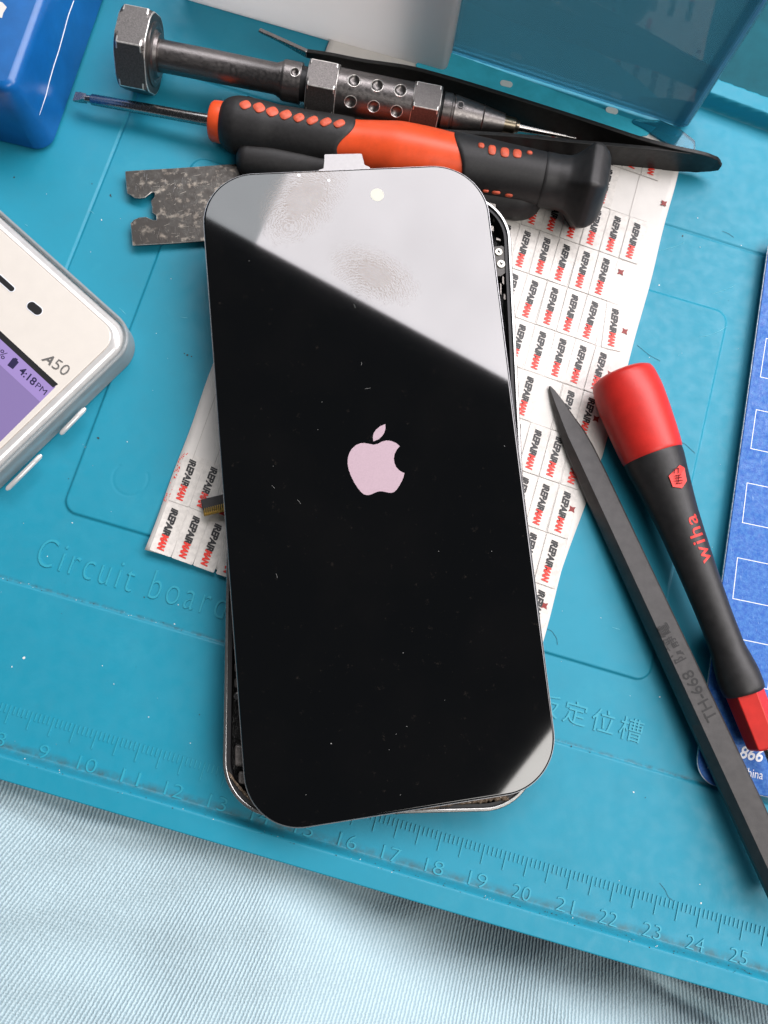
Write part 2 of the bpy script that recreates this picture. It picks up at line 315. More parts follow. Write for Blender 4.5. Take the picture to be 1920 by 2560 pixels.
def phase_for(A_,q,r_,y):
    best=min(range(-60,61),key=lambda d:abs(proj(A_.pt(q,r_,math.radians(d)))[1]-y)); return math.radians(best)
class Axis:
    "straight tool axis; positions along it are given in photo pixels (x or y), radii in photo pixels"
    def __init__(s,A,B,zA,zB,by='x'):
        s.A=P(*A,zA); s.B=P(*B,zB); s.a=A[0] if by=='x' else A[1]; s.b=B[0] if by=='x' else B[1]; s.by=0 if by=='x' else 1
        s.d=(s.B-s.A).normalized(); s.up=(Vector((0,0,1))-s.d*s.d.z).normalized(); s.sd=s.up.cross(s.d).normalized()  # sd: sideways
    def at(s,q):
        t0,t1=-.6,1.8
        for _ in range(40):
            m=(t0+t1)/2; v=proj(s.A+(s.B-s.A)*m)[s.by]
            if (v<q)==(s.b>s.a): t0=m
            else: t1=m
        return s.A+(s.B-s.A)*m
    def pt(s,q,rpx,ang,k=1.0):
        c=s.at(q); r=rpx/pxcm(c); return c+(s.up*math.cos(ang)+s.sd*math.sin(ang))*r*k
    def loft(s,secs,n=64,hexn=0,phase=0,shift=None,cap=True):
        vs=[];fs=[]
        N=hexn or n
        for si,(q,r) in enumerate(secs):
            c=s.at(q); rc=r/pxcm(c)
            for j in range(N):
                a=2*math.pi*j/N+phase; k=1.
                v=c+(s.up*math.cos(a)+s.sd*math.sin(a))*rc*k
                if shift: v=v+s.d*shift(si,a)
                vs.append(v)
        m=len(secs)
        for i in range(m-1):
            for j in range(N): fs.append((i*N+j,i*N+(j+1)%N,(i+1)*N+(j+1)%N,(i+1)*N+j))
        if cap: fs.append(tuple(range(N))[::-1]); fs.append(tuple((m-1)*N+j for j in range(N)))
        return vs,fs
def nut(A_,q0,q1,rpx,ph,ch=6,lim=.885,n=96):
    vs=[];fs=[]; qs=[(q0,lim),(q0+ch,1.0)]+[(q0+ch+(q1-q0-2*ch)*i/6,1.0) for i in range(1,6)]+[(q1-ch,1.0),(q1,lim)]
    for q,lm in qs:
        c=A_.at(q); rc=rpx/pxcm(c)
        for j in range(n):
            a=2*math.pi*j/n; k=min(math.cos(math.pi/6)/math.cos((a%(math.pi/3))-math.pi/6),lm); a+=ph
            vs.append(c+(A_.up*math.cos(a)+A_.sd*math.sin(a))*rc*k)
    m=len(qs)
    for i in range(m-1):
        for j in range(n): fs.append((i*n+j,i*n+(j+1)%n,(i+1)*n+(j+1)%n,(i+1)*n+j))
    fs.append(tuple(range(n))[::-1]); fs.append(tuple((m-1)*n+j for j in range(n))); return vs,fs
def dense(secs,step=6):
    out=[]
    for (a,r),(b,q) in zip(secs,secs[1:]):
        n=max(1,int(abs(b-a)/step))
        for i in range(n): t=i/n; out.append((a+(b-a)*t,r+(q-r)*t))
    out.append(secs[-1]); return out
def smoothsecs(secs,step=5):
    "monotone smooth interpolation of a profile"
    x=[a for a,_ in secs]; y=[b for _,b in secs]; n=len(x); o=[]
    m=[0]*n
    for i in range(n):
        if i==0: m[i]=(y[1]-y[0])/(x[1]-x[0])
        elif i==n-1: m[i]=(y[-1]-y[-2])/(x[-1]-x[-2])
        else:
            d0=(y[i]-y[i-1])/(x[i]-x[i-1]); d1=(y[i+1]-y[i])/(x[i+1]-x[i]); m[i]=0 if d0*d1<=0 else 2*d0*d1/(d0+d1)
    for i in range(n-1):
        h=x[i+1]-x[i]; k=max(1,int(abs(h)/step))
        for j in range(k):
            t=j/k; o.append((x[i]+h*t,(2*t**3-3*t*t+1)*y[i]+(t**3-2*t*t+t)*h*m[i]+(-2*t**3+3*t*t)*y[i+1]+(t**3-t*t)*h*m[i+1]))
    o.append(secs[-1]); return o
_tc={}
def glyphs(txt,bold=0.,shear=0.,ext=0.,space=1.):
    "text outline as mesh data normalised to its own box"
    key=(txt,bold,shear,ext,space)
    if key in _tc: return _tc[key]
    cu=bpy.data.curves.new('t','FONT'); cu.body=txt; cu.size=1; cu.offset=bold; cu.shear=shear; cu.extrude=ext; cu.resolution_u=5; cu.space_character=space
    o=bpy.data.objects.new('t',cu); COL.objects.link(o); bpy.context.view_layer.update()
    me=bpy.data.meshes.new_from_object(o.evaluated_get(bpy.context.evaluated_depsgraph_get()))
    v=np.array([tuple(x.co) for x in me.vertices]); f=[tuple(p.vertices) for p in me.polygons]
    bpy.data.objects.remove(o); bpy.data.curves.remove(cu); bpy.data.meshes.remove(me); _tc[key]=(v,f); return v,f
def text(name,txt,O,ex,ey,w,h,mat,parent,bold=0.,shear=0.,lift=.004,depth=0.,fn=None,space=1.,x0=0.,x1=1.,full=None,**k_):
    "letters whose box starts at O, runs w along ex and h along ey"
    v,f=glyphs(txt,bold,shear,.5 if depth else 0,space); lo=v.min(0); hi=v.max(0)
    if full: lo2,hi2=full
    else: lo2,hi2=lo,hi
    if fn:
        bm=bmesh.new(); vv=[bm.verts.new(p) for p in v]; 
        for g in f:
            try: bm.faces.new([vv[i] for i in g])
            except ValueError: pass
        bmesh.ops.triangulate(bm,faces=bm.faces)
        for _ in range(4):
            el=[e_ for e_ in bm.edges if e_.calc_length()>.10]
            if not el: break
            bmesh.ops.subdivide_edges(bm,edges=el,cuts=1); bmesh.ops.triangulate(bm,faces=[g for g in bm.faces if len(g.verts)>3])
        bm.verts.index_update(); v=np.array([tuple(q.co) for q in bm.verts]); f=[tuple(q.index for q in g.verts) for g in bm.faces]; bm.free()
    warp=k_.get('warp')
    out=[]
    nz=ex.cross(ey).normalized()
    for p in v:
        a=(p[0]-lo2[0])/(hi2[0]-lo2[0]); b=(p[1]-lo2[1])/(hi2[1]-lo2[1]); a=x0+(x1-x0)*a
        q=O+ex*(a*w)+ey*(b*h)+nz*(lift+(depth*(p[2]+.5) if depth else 0))
        out.append(fn(q) if fn else (warp(q) if warp else q))
    return obj(name,out,f,mat,parent,smooth=30 if depth else None)

# ------------------------------------------------------------------ the table and the mat
obj('table',*box(W(-50,-4.35,-3.6),U*110,V*70,Vector((0,0,2.2))),TABLE)['kind']='structure'
mat=thing('repair_mat',W(0,0,0),'big teal silicone work mat with moulded ruler and lettering under all the tools','mat')
def sst(x,w): t=np.clip(x/w+.5,0,1); return t*t*(3-2*t)
du=.028; us=np.arange(-14,15.5,du); vs_=np.arange(-4.60,22,du); UU,VV=np.meshgrid(us,vs_)
h=np.zeros_like(UU)
h+=.05*sst(-.38-VV,.06)
h-=.05*np.exp(-((UU+9.45)/.022)**2)*(VV<13.55)*(VV>-.38)+.05*np.exp(-((VV-13.50+.017*UU)/.022)**2)*(UU>-9.45)
qx=np.abs(UU+.1)-(7.3-.35); qy=np.abs(VV-6.49)-(4.93-.35); sd=np.hypot(np.maximum(qx,0),np.maximum(qy,0))+np.minimum(np.maximum(qx,qy),0)-.35
h+=.06*sst(-sd,.05)
h+=.26*sst(-4.01-VV,.16)
e1=17.42-(UU-2.9)*.075
h+=.5*sst(VV-e1,.08)-1.6*sst(VV-(e1+.56),.10)
h+=.05*np.sin(UU*3.0)*0
ring_=np.abs(np.hypot(UU+5.75,VV-1.75-0)-.5); 
h-=.006*np.exp(-(np.hypot(UU+6.1,VV-2.75)-.42)**2/.0006)*(VV<3.0)
ny,nx=UU.shape
# rounded fall-off at the front lip and skirt
h[0,:]=-.9; h[1,:]=.20
X=UU*U.x+VV*V.x; Y=UU*U.y+VV*V.y
co=np.stack([X,Y,h],-1).reshape(-1,3); idx=np.arange(nx*ny).reshape(ny,nx)
q=np.stack([idx[:-1,:-1],idx[:-1,1:],idx[1:,1:],idx[1:,:-1]],-1).reshape(-1,4)
me=bpy.data.meshes.new('mat_surface'); me.vertices.add(len(co)); me.vertices.foreach_set('co',co.ravel()); me.loops.add(q.size); me.loops.foreach_set('vertex_index',q.ravel().astype(np.int32))
me.polygons.add(len(q)); me.polygons.foreach_set('loop_start',np.arange(0,q.size,4,dtype=np.int32)); me.polygons.foreach_set('use_smooth',np.ones(len(q),dtype=bool)); me.update(); me.validate(); me.materials.append(MAT)
mo=bpy.data.objects.new('mat_surface',me); COL.objects.link(mo); mo.parent=mat
RSHADE=M('recess_shade_teal',(.004,.09,.12),.7,spec=.2,noise=(1.2,.15),bump=(20,.1,.01))  # dark teal: shadow beyond the top rim put into the colour
obj('recess_shade_slab',*box(W(-6,18.2,-1.15),U*24,V*14-U*0,Vector((0,0,.06))),RSHADE,mat)  # added slab carrying the painted shade of the recess
# ruler marks and digits, raised
ms=[]
for i in range(-45,190):
    u=-5.865+i*.1022; long_=(i%5==0)
    ms.append(box(W(u-.012,-3.20-(.23 if long_ else 0),.048),U*.024,V*(.18+(.23 if long_ else 0)),Vector((0,0,.026))))
mat_m=obj('ruler_marks',*join(*ms),TEAL2,mat)
for k in range(7,28):
    s=str(k); w=.20*len(s)+.02; text('ruler_number',s,W(-5.865+(k-9)*1.022-w/2+.03,-3.93,.048),U,V,w,.30,TEAL2,mat,bold=-.012,depth=.026,lift=0)
tx=-7.52
text('embossed_lettering','Circuit board',W(-7.56,.16,-.002),U,V,4.62,.68,TEAL2,mat,bold=-.014,depth=.03,lift=0,space=1.25)
text('embossed_lettering','板定位槽',W(4.72,.12,-.002),U,V,2.62,.54,TEAL2,mat,bold=0,depth=.025,lift=0,space=1.25)

# ------------------------------------------------------------------ the shirt of the person at the bench
gx=np.arange(-260,2300,7.); gy=np.arange(0,1,1/150.)
vs=[];uvl=[]
for t in gy:
    for px in gx:
        py0=1905+px*.297; py=py0+t*1150
        k=min(1,max(0,(px-640)/520)); k=k*k*(3-2*k); d=t*9
        z=-.42-2.9*k+1.5*k*(1-math.exp(-max(0,d-.2)*.9))+.35*k*(1-math.exp(-d*.8))+.5*math.exp(-((px-1250-t*900)/110)**2)*(t>.0)*min(1,t*6)*.35
        z+=-.35*math.exp(-((py-(2480+(px-1680)*.62))/22)**2)*min(1,max(0,(px-1560)/120))
        z+=.30*(mnoise.noise(Vector((px/620,py/260,1.3))))+.12*mnoise.noise(Vector((px/210+py/300,py/120,4.)))+.09*math.exp(-((py-py0-70-22*math.sin(px*.008))/26)**2)*(1-k)
        z-= .35*(1-k)*math.exp(-((px*.3+py-2090)/60)**2)*0
        vs.append(P(px,py,z))
        x0,y0=1560,330; bend=45*math.exp(-((py-py0)/70)**2)*max(0,1-px/900)
        an=math.atan2(px+bend-x0,py-y0); uvl.append((an/.0041,math.hypot(px-x0,py-y0)/8.))
n=len(gx); fs=[(j*n+i,j*n+i+1,(j+1)*n+i+1,(j+1)*n+i) for j in range(len(gy)-1) for i in range(n-1)]
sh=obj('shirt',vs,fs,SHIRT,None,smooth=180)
sh['label']='pale blue ribbed knit shirt draped along the front edge of the teal mat'; sh['category']='shirt'
ul=sh.data.uv_layers.new(name='rib'); lv=np.zeros(len(sh.data.loops),dtype=np.int32); sh.data.loops.foreach_get('vertex_index',lv); ul.data.foreach_set('uv',np.array(uvl)[lv].ravel())
sh.modifiers.new('thick','SOLIDIFY').thickness=.06

# ------------------------------------------------------------------ sticker sheet
SZ=.10
sheet=thing('sticker_sheet',P(700,1300,0),'white sheet of small red and black lettered stickers under the opened phone','stickers')
edge=[W(-5.15,1.22,SZ),W(4.60,1.35,SZ),W(4.70,9,SZ),W(4.78,16.0,SZ),W(-5.0,16.1,SZ),W(-5.12,6,SZ)]
def curl(p):
    "corner near the ruler lifts slightly"
    d=(Vector((p.x,p.y))-Vector((W(-5.15,1.22).x,W(-5.15,1.22).y))).length; return Vector((p.x,p.y,p.z+.14*max(0,1-d/3.2)**2))
gu=np.linspace(0,1,60); gv=np.linspace(0,1,90); vs=[]
for b in gv:
    for a in gu:
        L_=W(-5.16+.10*b+.012*math.sin(b*40),1.20+a*.12,SZ).lerp(W(-5.0,16.1,SZ),0) 
        u=(-5.16+.12*b+.012*math.sin(b*37))*(1-a)+(float(np.interp(1.2+14.9*b,[1.2,3.4,4.9,6.6,10.5,14.5,16.1],[4.50,4.55,4.68,4.86,4.97,5.03,5.02]))+.012*math.sin(b*29))*a; v=(1.20+14.9*b)*(1-a)+(1.40+14.6*b)*a
        vs.append(curl(W(u,v,SZ+.012*math.sin(u*1.7)*math.sin(v*1.3))))
n=60; fs=[(j*n+i,j*n+i+1,(j+1)*n+i+1,(j+1)*n+i) for j in range(89) for i in range(n-1)]
so=obj('backing_paper',vs,fs,PAPER,sheet,smooth=60); so.modifiers.new('t','SOLIDIFY').thickness=.03; so.modifiers['t'].offset=-1
SU=(U-V*.052).normalized(); SV=(V+U*.010).normalized()
gb=glyphs('iREPAIR',.035,.12); gr=glyphs('MAN',.04,.12)
cnt=0
o0=W(2.08,10.72)
rnd=random.Random(3)
for r in range(-4,9):
    for c in range(-14,6):
        p=o0+SU*(c*.548)-SV*(r*1.272)+(V*.20-U*.23 if c<-6 else V*0)
        u=p.dot(U); v=p.dot(V)
        if u>4.40 or u<-4.95 or v>15.9 or v<2.0: continue
        x,y=proj(p-SV*.5)
        # keep the stickers the photograph shows some of
        if 590<x<1190: continue
        if x<590 and (y<1130): continue
        if (r==2 and c==2) or (r==-3 and c>2) or (r==-1 and c in(4,)) or (r==4 and c==0): 
            continue
        z=SZ+.016+.004*rnd.random()
        base=Vector((p.x,p.y,z)); ang=rnd.uniform(-.015,.015)
        eu=(SU+SV*ang).normalized(); ev=(SV-SU*ang).normalized()
        if r==0 and c>=4: eu=(SU+SV*.12).normalized(); ev=(SV-SU*.12).normalized()
        st_=[base+eu*(-.235)+ev*.10,base+eu*.285+ev*.10,base+eu*.285-ev*1.145,base+eu*(-.235)-ev*1.145]
        st_=[curl(Vector((q.x,q.y,z))) for q in st_]
        s=obj('sticker',*slab(rpoly(st_,.03,3),.008),STK,sheet)
        # text reads down the sheet: i at the top; letter tops face right
        O=base+eu*(-.085)-ev*.02; zl=Vector((0,0,.006))
        dip=curl(Vector((base.x,base.y,z))).z-z
        text('black_lettering','iREPAIR',O+zl,-ev,eu,.70,.185,INKB,s,bold=.05,shear=.12,lift=0.004,warp=curl)
        text('red_lettering','MAN',O+zl*1.3-ev*.665,-ev,eu,.38,.18,INKR,s,bold=.06,shear=.12,lift=0.005,warp=curl)
        cnt+=1
# pencil-like cut lines and maroon diamonds in the margin
for (px,py) in [(1660,508),(1562,828),(1525,935),(1490,1047),(1430,1273),(1361,1514),(1552,680)]:
    p=P(px,py,SZ+.02); vs=[p+Vector((math.cos(i*math.pi/4+.5),math.sin(i*math.pi/4+.5),0))*(.11 if i%2==0 else .055) for i in range(8)]
    obj('diamond_mark',*slab(vs,.004),DIAM,sheet)
ls=[]
for r in range(-4,9):
    a=o0+SU*(.026-.0)+SV*.115-SV*(r*1.272); 
    ls.append(tube([W(0,0,SZ+.013)*0+Vector((0,0,SZ+.012))+a+SU*(-5.6+.5*k) + SV*rnd.uniform(-.006,.006) for k in range(0,17)],.005,4))
for c in range(-13,6):
    a=o0+SU*(c*.548-.262)
    pts=[a-SV*k*.6+Vector((0,0,SZ+.012))+SU*rnd.uniform(-.006,.006) for k in range(-8,15)]
    pts=[q for q in pts if 1.35<q.dot(V)<15.8 and -5.0<q.dot(U)<4.5]
    if len(pts)>2: ls.append(tube([curl(q) for q in pts],.004,4))
ls=[( [curl(v) if v.dot(U)<-2 else v for v in m[0]],m[1]) for m in ls]
ls=[m for m in ls if all(-5.1<v.dot(U)<4.75 for v in m[0][:1])]
vs,fs=join(*ls); keep=[f for f in fs if all(-5.05<vs[i].dot(U)<4.55 and vs[i].dot(V)>1.45 for i in f)]
obj('cut_lines',vs,keep,PEN,sheet)
# red print dots along the left margin
dots=[]
for i in range(70):
    b=rnd.random(); px,py=462-b*48+rnd.uniform(-7,9),1130+b*125+rnd.uniform(-4,4); p=curl(P(px,py,SZ+.02)); r_=rnd.uniform(.007,.017)
    dots.append(slab([p+Vector((math.cos(k*1.2566),math.sin(k*1.2566),0))*r_ for k in range(5)],.004))
obj('print_dots',*join(*dots),INKR,sheet)

# ------------------------------------------------------------------ blue plastic box, upper left
bb=thing('parts_box',P(125,385,0),'tall glossy blue plastic box with a scratch, at the upper left corner','box')
c0=P(128,388,0); dr=(P(262,0,0)-c0).normalized(); dl=Vector((-dr.y,dr.x,0)); dl=dl if dl.x<0 else -dl
base=[c0,c0+dr*9,c0+dr*9+dl*9,c0+dl*9]
ct=P(30,228,2.1); ct=Vector((ct.x,ct.y,0)); off=(ct-c0)
top=[c0+dr*off.dot(dr)+dl*off.dot(dl), c0+dr*8.8+dl*off.dot(dl), c0+dr*8.8+dl*8.7, c0+dr*off.dot(dr)+dl*8.7]
rb=rpoly(base,.45,10); rt=rpoly(top,.35,10); hz=2.1; rings=[]
for t,ins,zz in [(0,.12,.0),(0,0,.12),(.5,0,.55*hz),(.88,0,hz-.22),(.94,.03,hz-.09),(.98,.09,hz-.02),(1,.2,hz)]:
    r_=[a.lerp(b,min(1,t/.94)) for a,b in zip(rb,rt)]; r_=inset(r_,ins); rings.append([Vector((p.x,p.y,zz)) for p in r_])
n=len(rb); vs=[v for r_ in rings for v in r_]; fs=[(k*n+i,k*n+(i+1)%n,(k+1)*n+(i+1)%n,(k+1)*n+i) for k in range(len(rings)-1) for i in range(n)]+[tuple(range(n))[::-1],tuple(range((len(rings)-1)*n,len(rings)*n))]
bo=obj('box_shell',vs,fs,BLUEBOX,bb,smooth=50)
bpy.context.view_layer.update()
def onto(px,py,o,lift=.006):
    "point on the surface of a mesh object seen at a photo pixel"
    d=(R@Vector(((px-960)/F,-(py-1280)/F,-1))).normalized(); wl=wloc(o)
    ok,loc,nr,_=o.ray_cast(C0-wl,d); return (loc+wl+nr*lift,nr) if ok else (None,None)
sc=[onto(px,py,bo) for px,py in [(184,2),(170,40),(158,85),(147,125),(134,165),(124,200),(114,240),(98,288)]]; sc=[a[0] for a in sc if a[0]]
if len(sc)>2: obj('scratch',*tube(sc,[.012]*(len(sc)-1)+[.004],5),WHT,bb)
st=[onto(px,py,bo,.004)[0] for px,py in [(-20,0),(6,6),(17,18),(8,33),(5,45),(-20,40)]]
if all(st): obj('torn_sticker',*slab(st,.01),PAPER,bb)

# ------------------------------------------------------------------ white box, top centre
wb=thing('white_box',P(1112,190,0),'milky white plastic box standing behind the metal screwdriver','box')
w0=P(1113,188,0); w1=P(455,-2,0); ex=(w1-w0).normalized(); ey=Vector((ex.y,-ex.x,0)); ey=ey if ey.y>0 else -ey
pts=[w0,w0+ex*7.45,w0+ex*7.45+ey*3,w0+ey*3]
wp_=[Vector((p.x,p.y,3.4)) for p in rpoly(pts,.16,6)]
obj('box_shell',*ring(wp_,inset(wp_,.06),3.37),WHITEP,wb,smooth=50)
obj('box_floor',*slab([Vector((p.x,p.y,.14)) for p in inset(wp_,.11)],.1),WHITEP,wb)

# ------------------------------------------------------------------ clear blue case with cyan flange, upper right
cc=thing('clear_case',P(1560,300,0),'see-through blue plastic case with a bright cyan flange, upper right','case')
k0=P(1128,130,.12); k1=P(1722,322,.12); k0.z=k1.z=0; ex=(k1-k0).normalized(); ey=Vector((-ex.y,ex.x,0)); ey=ey if ey.y>0 else -ey
wall=[k0-ex*1.2,k1,k1+ey*5,k0-ex*1.2+ey*5]; wo=rpoly([Vector((p.x,p.y,4)) for p in wall],.28,8); 
lw=rpoly([Vector((p.x,p.y,6.2)) for p in [k0-ex*1.2,k1,k1+ey*.9,k1+ey*.9-ex*.07,k1+ey*.07-ex*.07,k0-ex*1.2+ey*.07]],[.01,.25,.01,.01,.18,.01],8)
obj('case_wall',*slab(lw,6.1),CLEARB,cc,smooth=40)
# thicker moulded corner post of the same plastic
obj('corner_post',*slab(rpoly([Vector((p.x,p.y,6.15)) for p in [k1+ex*(-.42)+ey*.09,k1+ex*(-.08)+ey*.09,k1+ex*(-.08)+ey*.22,k1+ex*(-.42)+ey*.22]],.03,3),6.0),CLEARE,cc)
CY=M('cyan_film',(.05,.46,.60),.25,noise=(2,.12),bump=(3,.15,.03))
fl=[P(x,y,.165) for x,y in [(1095,120),(1330,205),(1560,292),(1640,318),(1618,338),(1560,345),(1470,345),(1250,330),(1050,250),(1040,160)]]
obj('flange',*slab(fl,.03),CY,cc)
foot=[P(x,y,.20) for x,y in [(1560,296),(1650,300),(1700,322),(1738,352),(1738,385),(1700,372),(1655,350),(1612,322)]]
obj('corner_foot',*slab(rpoly(foot,.08,4),.05),clear_mat('smoky_teal',(.25,.62,.72),dif=((.03,.25,.36),.3)),cc)
for (px,py) in [(1266,209),(1530,276)]:
    p=P(px,py,.18); s_=(P(px+30,py+7,.18)-p).normalized(); t_=Vector((-s_.y,s_.x,0)); pt=rpoly([p-s_*.17-t_*.09,p+s_*.17-t_*.09,p+s_*.17+t_*.09,p-s_*.17+t_*.09],.085,6)
    obj('slot',*slab(pt,.012),M('pale_slot',(.62,.68,.66),.5),cc)

# ------------------------------------------------------------------ notched steel scraper plate
sp=thing('scraper_plate',P(400,500,.2),'worn flat steel plate with notched end poking out left of the opened phone','scraper')
o_=[(810,1108),(960,1098),(1110,1090),(1400,1070),(1659,1052)]; pl=[(x/2.592,y/2.592) for x,y in o_]+[(665,405),(720,415),(800,440),(900,480),(900,590),(700,592)]
pl+=[(x/2.592,y/2.592) for x,y in [(1310,1562),(1100,1577),(857,1590),(850,1500),(845,1445),(868,1422),(900,1408),(945,1404),(990,1425),(1012,1425),(1010,1392),(985,1375),(985,1342),(978,1302),(1000,1275),(1003,1248),(985,1243),(940,1278),(905,1284),(870,1280),(845,1262),(822,1250),(815,1180)]]
obj('plate_blade',*slab([P(x,y,.24) for x,y in pl],.05),PLATE,sp,bev=(.012,1,1),mats=[WORN])
sv=[]
for i in range(150):
    px=330+rnd.random()*220; py=430+rnd.random()*165
    if px<405 and 475<py<560: continue
    a=rnd.choice([1.4,1.45,.1,-.3,1.6,.9])+rnd.uniform(-.2,.2); l=rnd.uniform(4,18); r0=onto(px,py,sp.children[0],.002)[0]; r1=onto(px+math.cos(a)*l,py+math.sin(a)*l,sp.children[0],.002)[0]
    if r0 and r1: sv.append(tube([r0,r1],rnd.uniform(.002,.005),3))
obj('scratches',*join(*sv),M('bright_scratch',(.75,.70,.62),.4,.8),sp)

# ------------------------------------------------------------------ tweezers: two upright strips joined at the right end
tw=thing('tweezers',P(1700,390,0),'long black steel tweezers with bright tips, open between the two screwdrivers','tweezers')
def strip(path,name,mat_):
    vs=[];n=len(path)
    c=[P(x,y,zt) for x,y,zt,zb in path]
    for i,(x,y,zt,zb) in enumerate(path):
        t=(c[min(i+1,n-1)]-c[max(i-1,0)]); t.z=0; t.normalize(); s_=Vector((-t.y,t.x,0))*.055
        a=Vector((c[i].x,c[i].y,0)); vs+=[a-s_+Vector((0,0,zb)),a+s_+Vector((0,0,zb)),a+s_+Vector((0,0,zt)),a-s_+Vector((0,0,zt))]
    fs=[(i*4+j,i*4+(j+1)%4,(i+1)*4+(j+1)%4,(i+1)*4+j) for i in range(n-1) for j in range(4)]+[(0,1,2,3),tuple((n-1)*4+j for j in(3,2,1,0))]
    return obj(name,vs,fs,mat_,tw,bev=(.015,2),smooth=40)
def interp(pts,step=14):
    xs=[p[0] for p in pts]; o=[]
    for k in range(1,len(pts[0])):
        s=smoothsecs([(p[0],p[k]) for p in pts],step); o.append([v for _,v in s])
    X_=[a for a,_ in s]; return [(x,)+tuple(c[i] for c in o) for i,x in enumerate(X_)]
ua=interp([(766,126,.95,.75),(810,132,.98,.70),(905,150,1.0,.55),(1020,167,1.0,.40),(1110,190,1.0,.30),(1280,241,1.0,.16),(1500,311,1.0,.10),(1600,344,.98,.10),(1690,368,.94,.10),(1770,386,.88,.16),(1795,396,.76,.28),(1803,405,.62,.42)])
strip(ua,'upper_arm',BLKT); strip(interp([(648,73,.80,.74),(700,96,.86,.76),(768,127,.955,.745)]),'tip',STEEL)
la=interp([(750,277,.62,.40),(860,302,.66,.30),(1000,319,.70,.22),(1280,337,.80,.12),(1440,353,.85,.10),(1600,367,.88,.08),(1700,377,.88,.08),(1765,387,.82,.14),(1795,400,.70,.26),(1805,412,.58,.40)])
strip(la,'lower_arm',BLKT); strip(interp([(617,243,.56,.50),(700,268,.60,.46),(752,278,.625,.40)]),'tip',STEEL)

# ------------------------------------------------------------------ gunmetal precision screwdriver
gs=thing('precision_screwdriver',P(800,215,0),'dark metal precision screwdriver with hex nut cap and dimpled barrel at the top','screwdriver')
A=Axis((405,140),(1300,318),1.0,.62)
HXP=phase_for(A,350,100,110)
obj('hex_cap',*nut(A,312,388,103,HXP,9,.90),HEXM,gs,bev=(.022,2,1),mats=[WORN])
obj('cap_ring',*A.loft([(380,72),(391,72),(393,62),(389,56),(394,50),(402,48)],n=64),GUN,gs,smooth=35)
obj('handle_tube',*A.loft([(395,37),(560,37),(690,36),(702,41),(706,41)],n=64),GUN,gs,smooth=40)
def dent(m,spots,depth=.09):
    vs,fs=m; vs=[Vector(v) for v in vs]
    for (px,py,r) in spots:
        for i,v in enumerate(vs):
            x,y=proj(v); q=math.hypot(x-px,y-py)
            c=A.at(x); nrm=(v-c); nrm-=A.d*nrm.dot(A.d); 
            if q<r and nrm.z>-.05: vs[i]=v-nrm.normalized()*depth*(1-(q/r)**2)**.5
    return vs,fs
col=A.loft(dense([(706,45),(712,47),(754,47)],1.6),n=220); obj('collar',*dent(col,[(737,180,11)]),GUN,gs,smooth=45)
obj('groove',*A.loft([(754,40),(776,40)],n=48),DARK,gs,smooth=40)
obj('grip_hex',*nut(A,770,844,67,phase_for(A,805,65,217),5,.89),HEXM,gs,bev=(.018,2,1),mats=[WORN])
bar=A.loft(dense([(840,53),(1030,53)],1.7),n=260); dimp=[(885,202,15),(943,214,15),(1001,226,15),(876,254,15),(934,266,15),(991,278,15)]
obj('grip_barrel',*dent(bar,dimp,.11),GUN,gs,smooth=50)
for (px,py,r) in dimp+[(737,180,11)]:
    rr=[]
    for k in range(25):
        a=2*math.pi*k/24; x,y=px+math.cos(a)*r,py+math.sin(a)*r
        c=A.at(x); R_=(53 if r>12 else 47)/pxcm(c); d=(R@Vector(((x-960)/F,-(y-1280)/F,-1))).normalized()
        w=C0-c; a2=d-A.d*d.dot(A.d); b2=w-A.d*w.dot(A.d); qa=a2.dot(a2); qb=2*a2.dot(b2); qc=b2.dot(b2)-R_*R_; D=qb*qb-4*qa*qc
        if D>0: rr.append(C0+d*((-qb-math.sqrt(D))/(2*qa)))
    if len(rr)>10: obj('dimple_rim',*tube(rr,.012,5),WORN,gs,smooth=60)
obj('grip_hex',*nut(A,1028,1096,63,phase_for(A,1062,61,270),5,.89),HEXM,gs,bev=(.018,2,1),mats=[WORN])
obj('groove',*A.loft([(1092,40),(1106,40)],n=48),DARK,gs,smooth=40)
nose=A.loft(dense([(1104,45),(1124,45),(1126,42),(1130,42),(1132,44),(1202,34),(1205,36),(1206,33),(1258,24)],3),n=120)
obj('nose_cone',*nose,GUN,gs,smooth=40)
hp=onto(1152,262,gs.children[-1],.0)
if hp[0]:
    n_=hp[1]; a1=A.d; a2=n_.cross(a1).normalized(); obj('set_screw_hole',*tube([hp[0]-n_*.02,hp[0]+n_*.012],.10,20),GUN,gs,smooth=40)
    obj('set_screw_hole',*tube([hp[0]-n_*.02,hp[0]+n_*.016],.066,20),DARK,gs,smooth=40)
obj('bit_holder',*A.loft([(1258,20),(1286,19),(1290,15),(1297,13)],n=48),BRASS,gs,smooth=40)
obj('bit',*A.loft([(1295,11),(1300,10),(1405,5),(1415,4.5),(1416,3),(1440,2)],n=32),STEEL,gs,smooth=40)

# ------------------------------------------------------------------ orange and black screwdriver
os_=thing('orange_screwdriver',P(1000,390,0),'orange and black handled flat screwdriver with flared black cap behind the opened phone','screwdriver')
B=Axis((231,249),(1350,448),.50,.88)
obj('shaft',*B.loft([(228,10.5),(231,13),(534,15)],n=48),STEEL,os_,smooth=40)
bl=Axis((190,242),(231,249),.46,.50); v1,f1=B.loft([(212,8.5),(230,9)],n=24); 
w_=[]
for q,r_,th in [(186,13,.02),(200,12,.05),(213,8,.09),(216,8,.09)]:
    c=bl.at(q); w_+= [c+bl.sd*r_/100+bl.up*th,c-bl.sd*r_/100+bl.up*th,c-bl.sd*r_/100-bl.up*th,c+bl.sd*r_/100-bl.up*th]
f2=[(i*4+j,i*4+(j+1)%4,(i+1)*4+(j+1)%4,(i+1)*4+j) for i in range(3) for j in range(4)]+[(0,1,2,3),(15,14,13,12)]
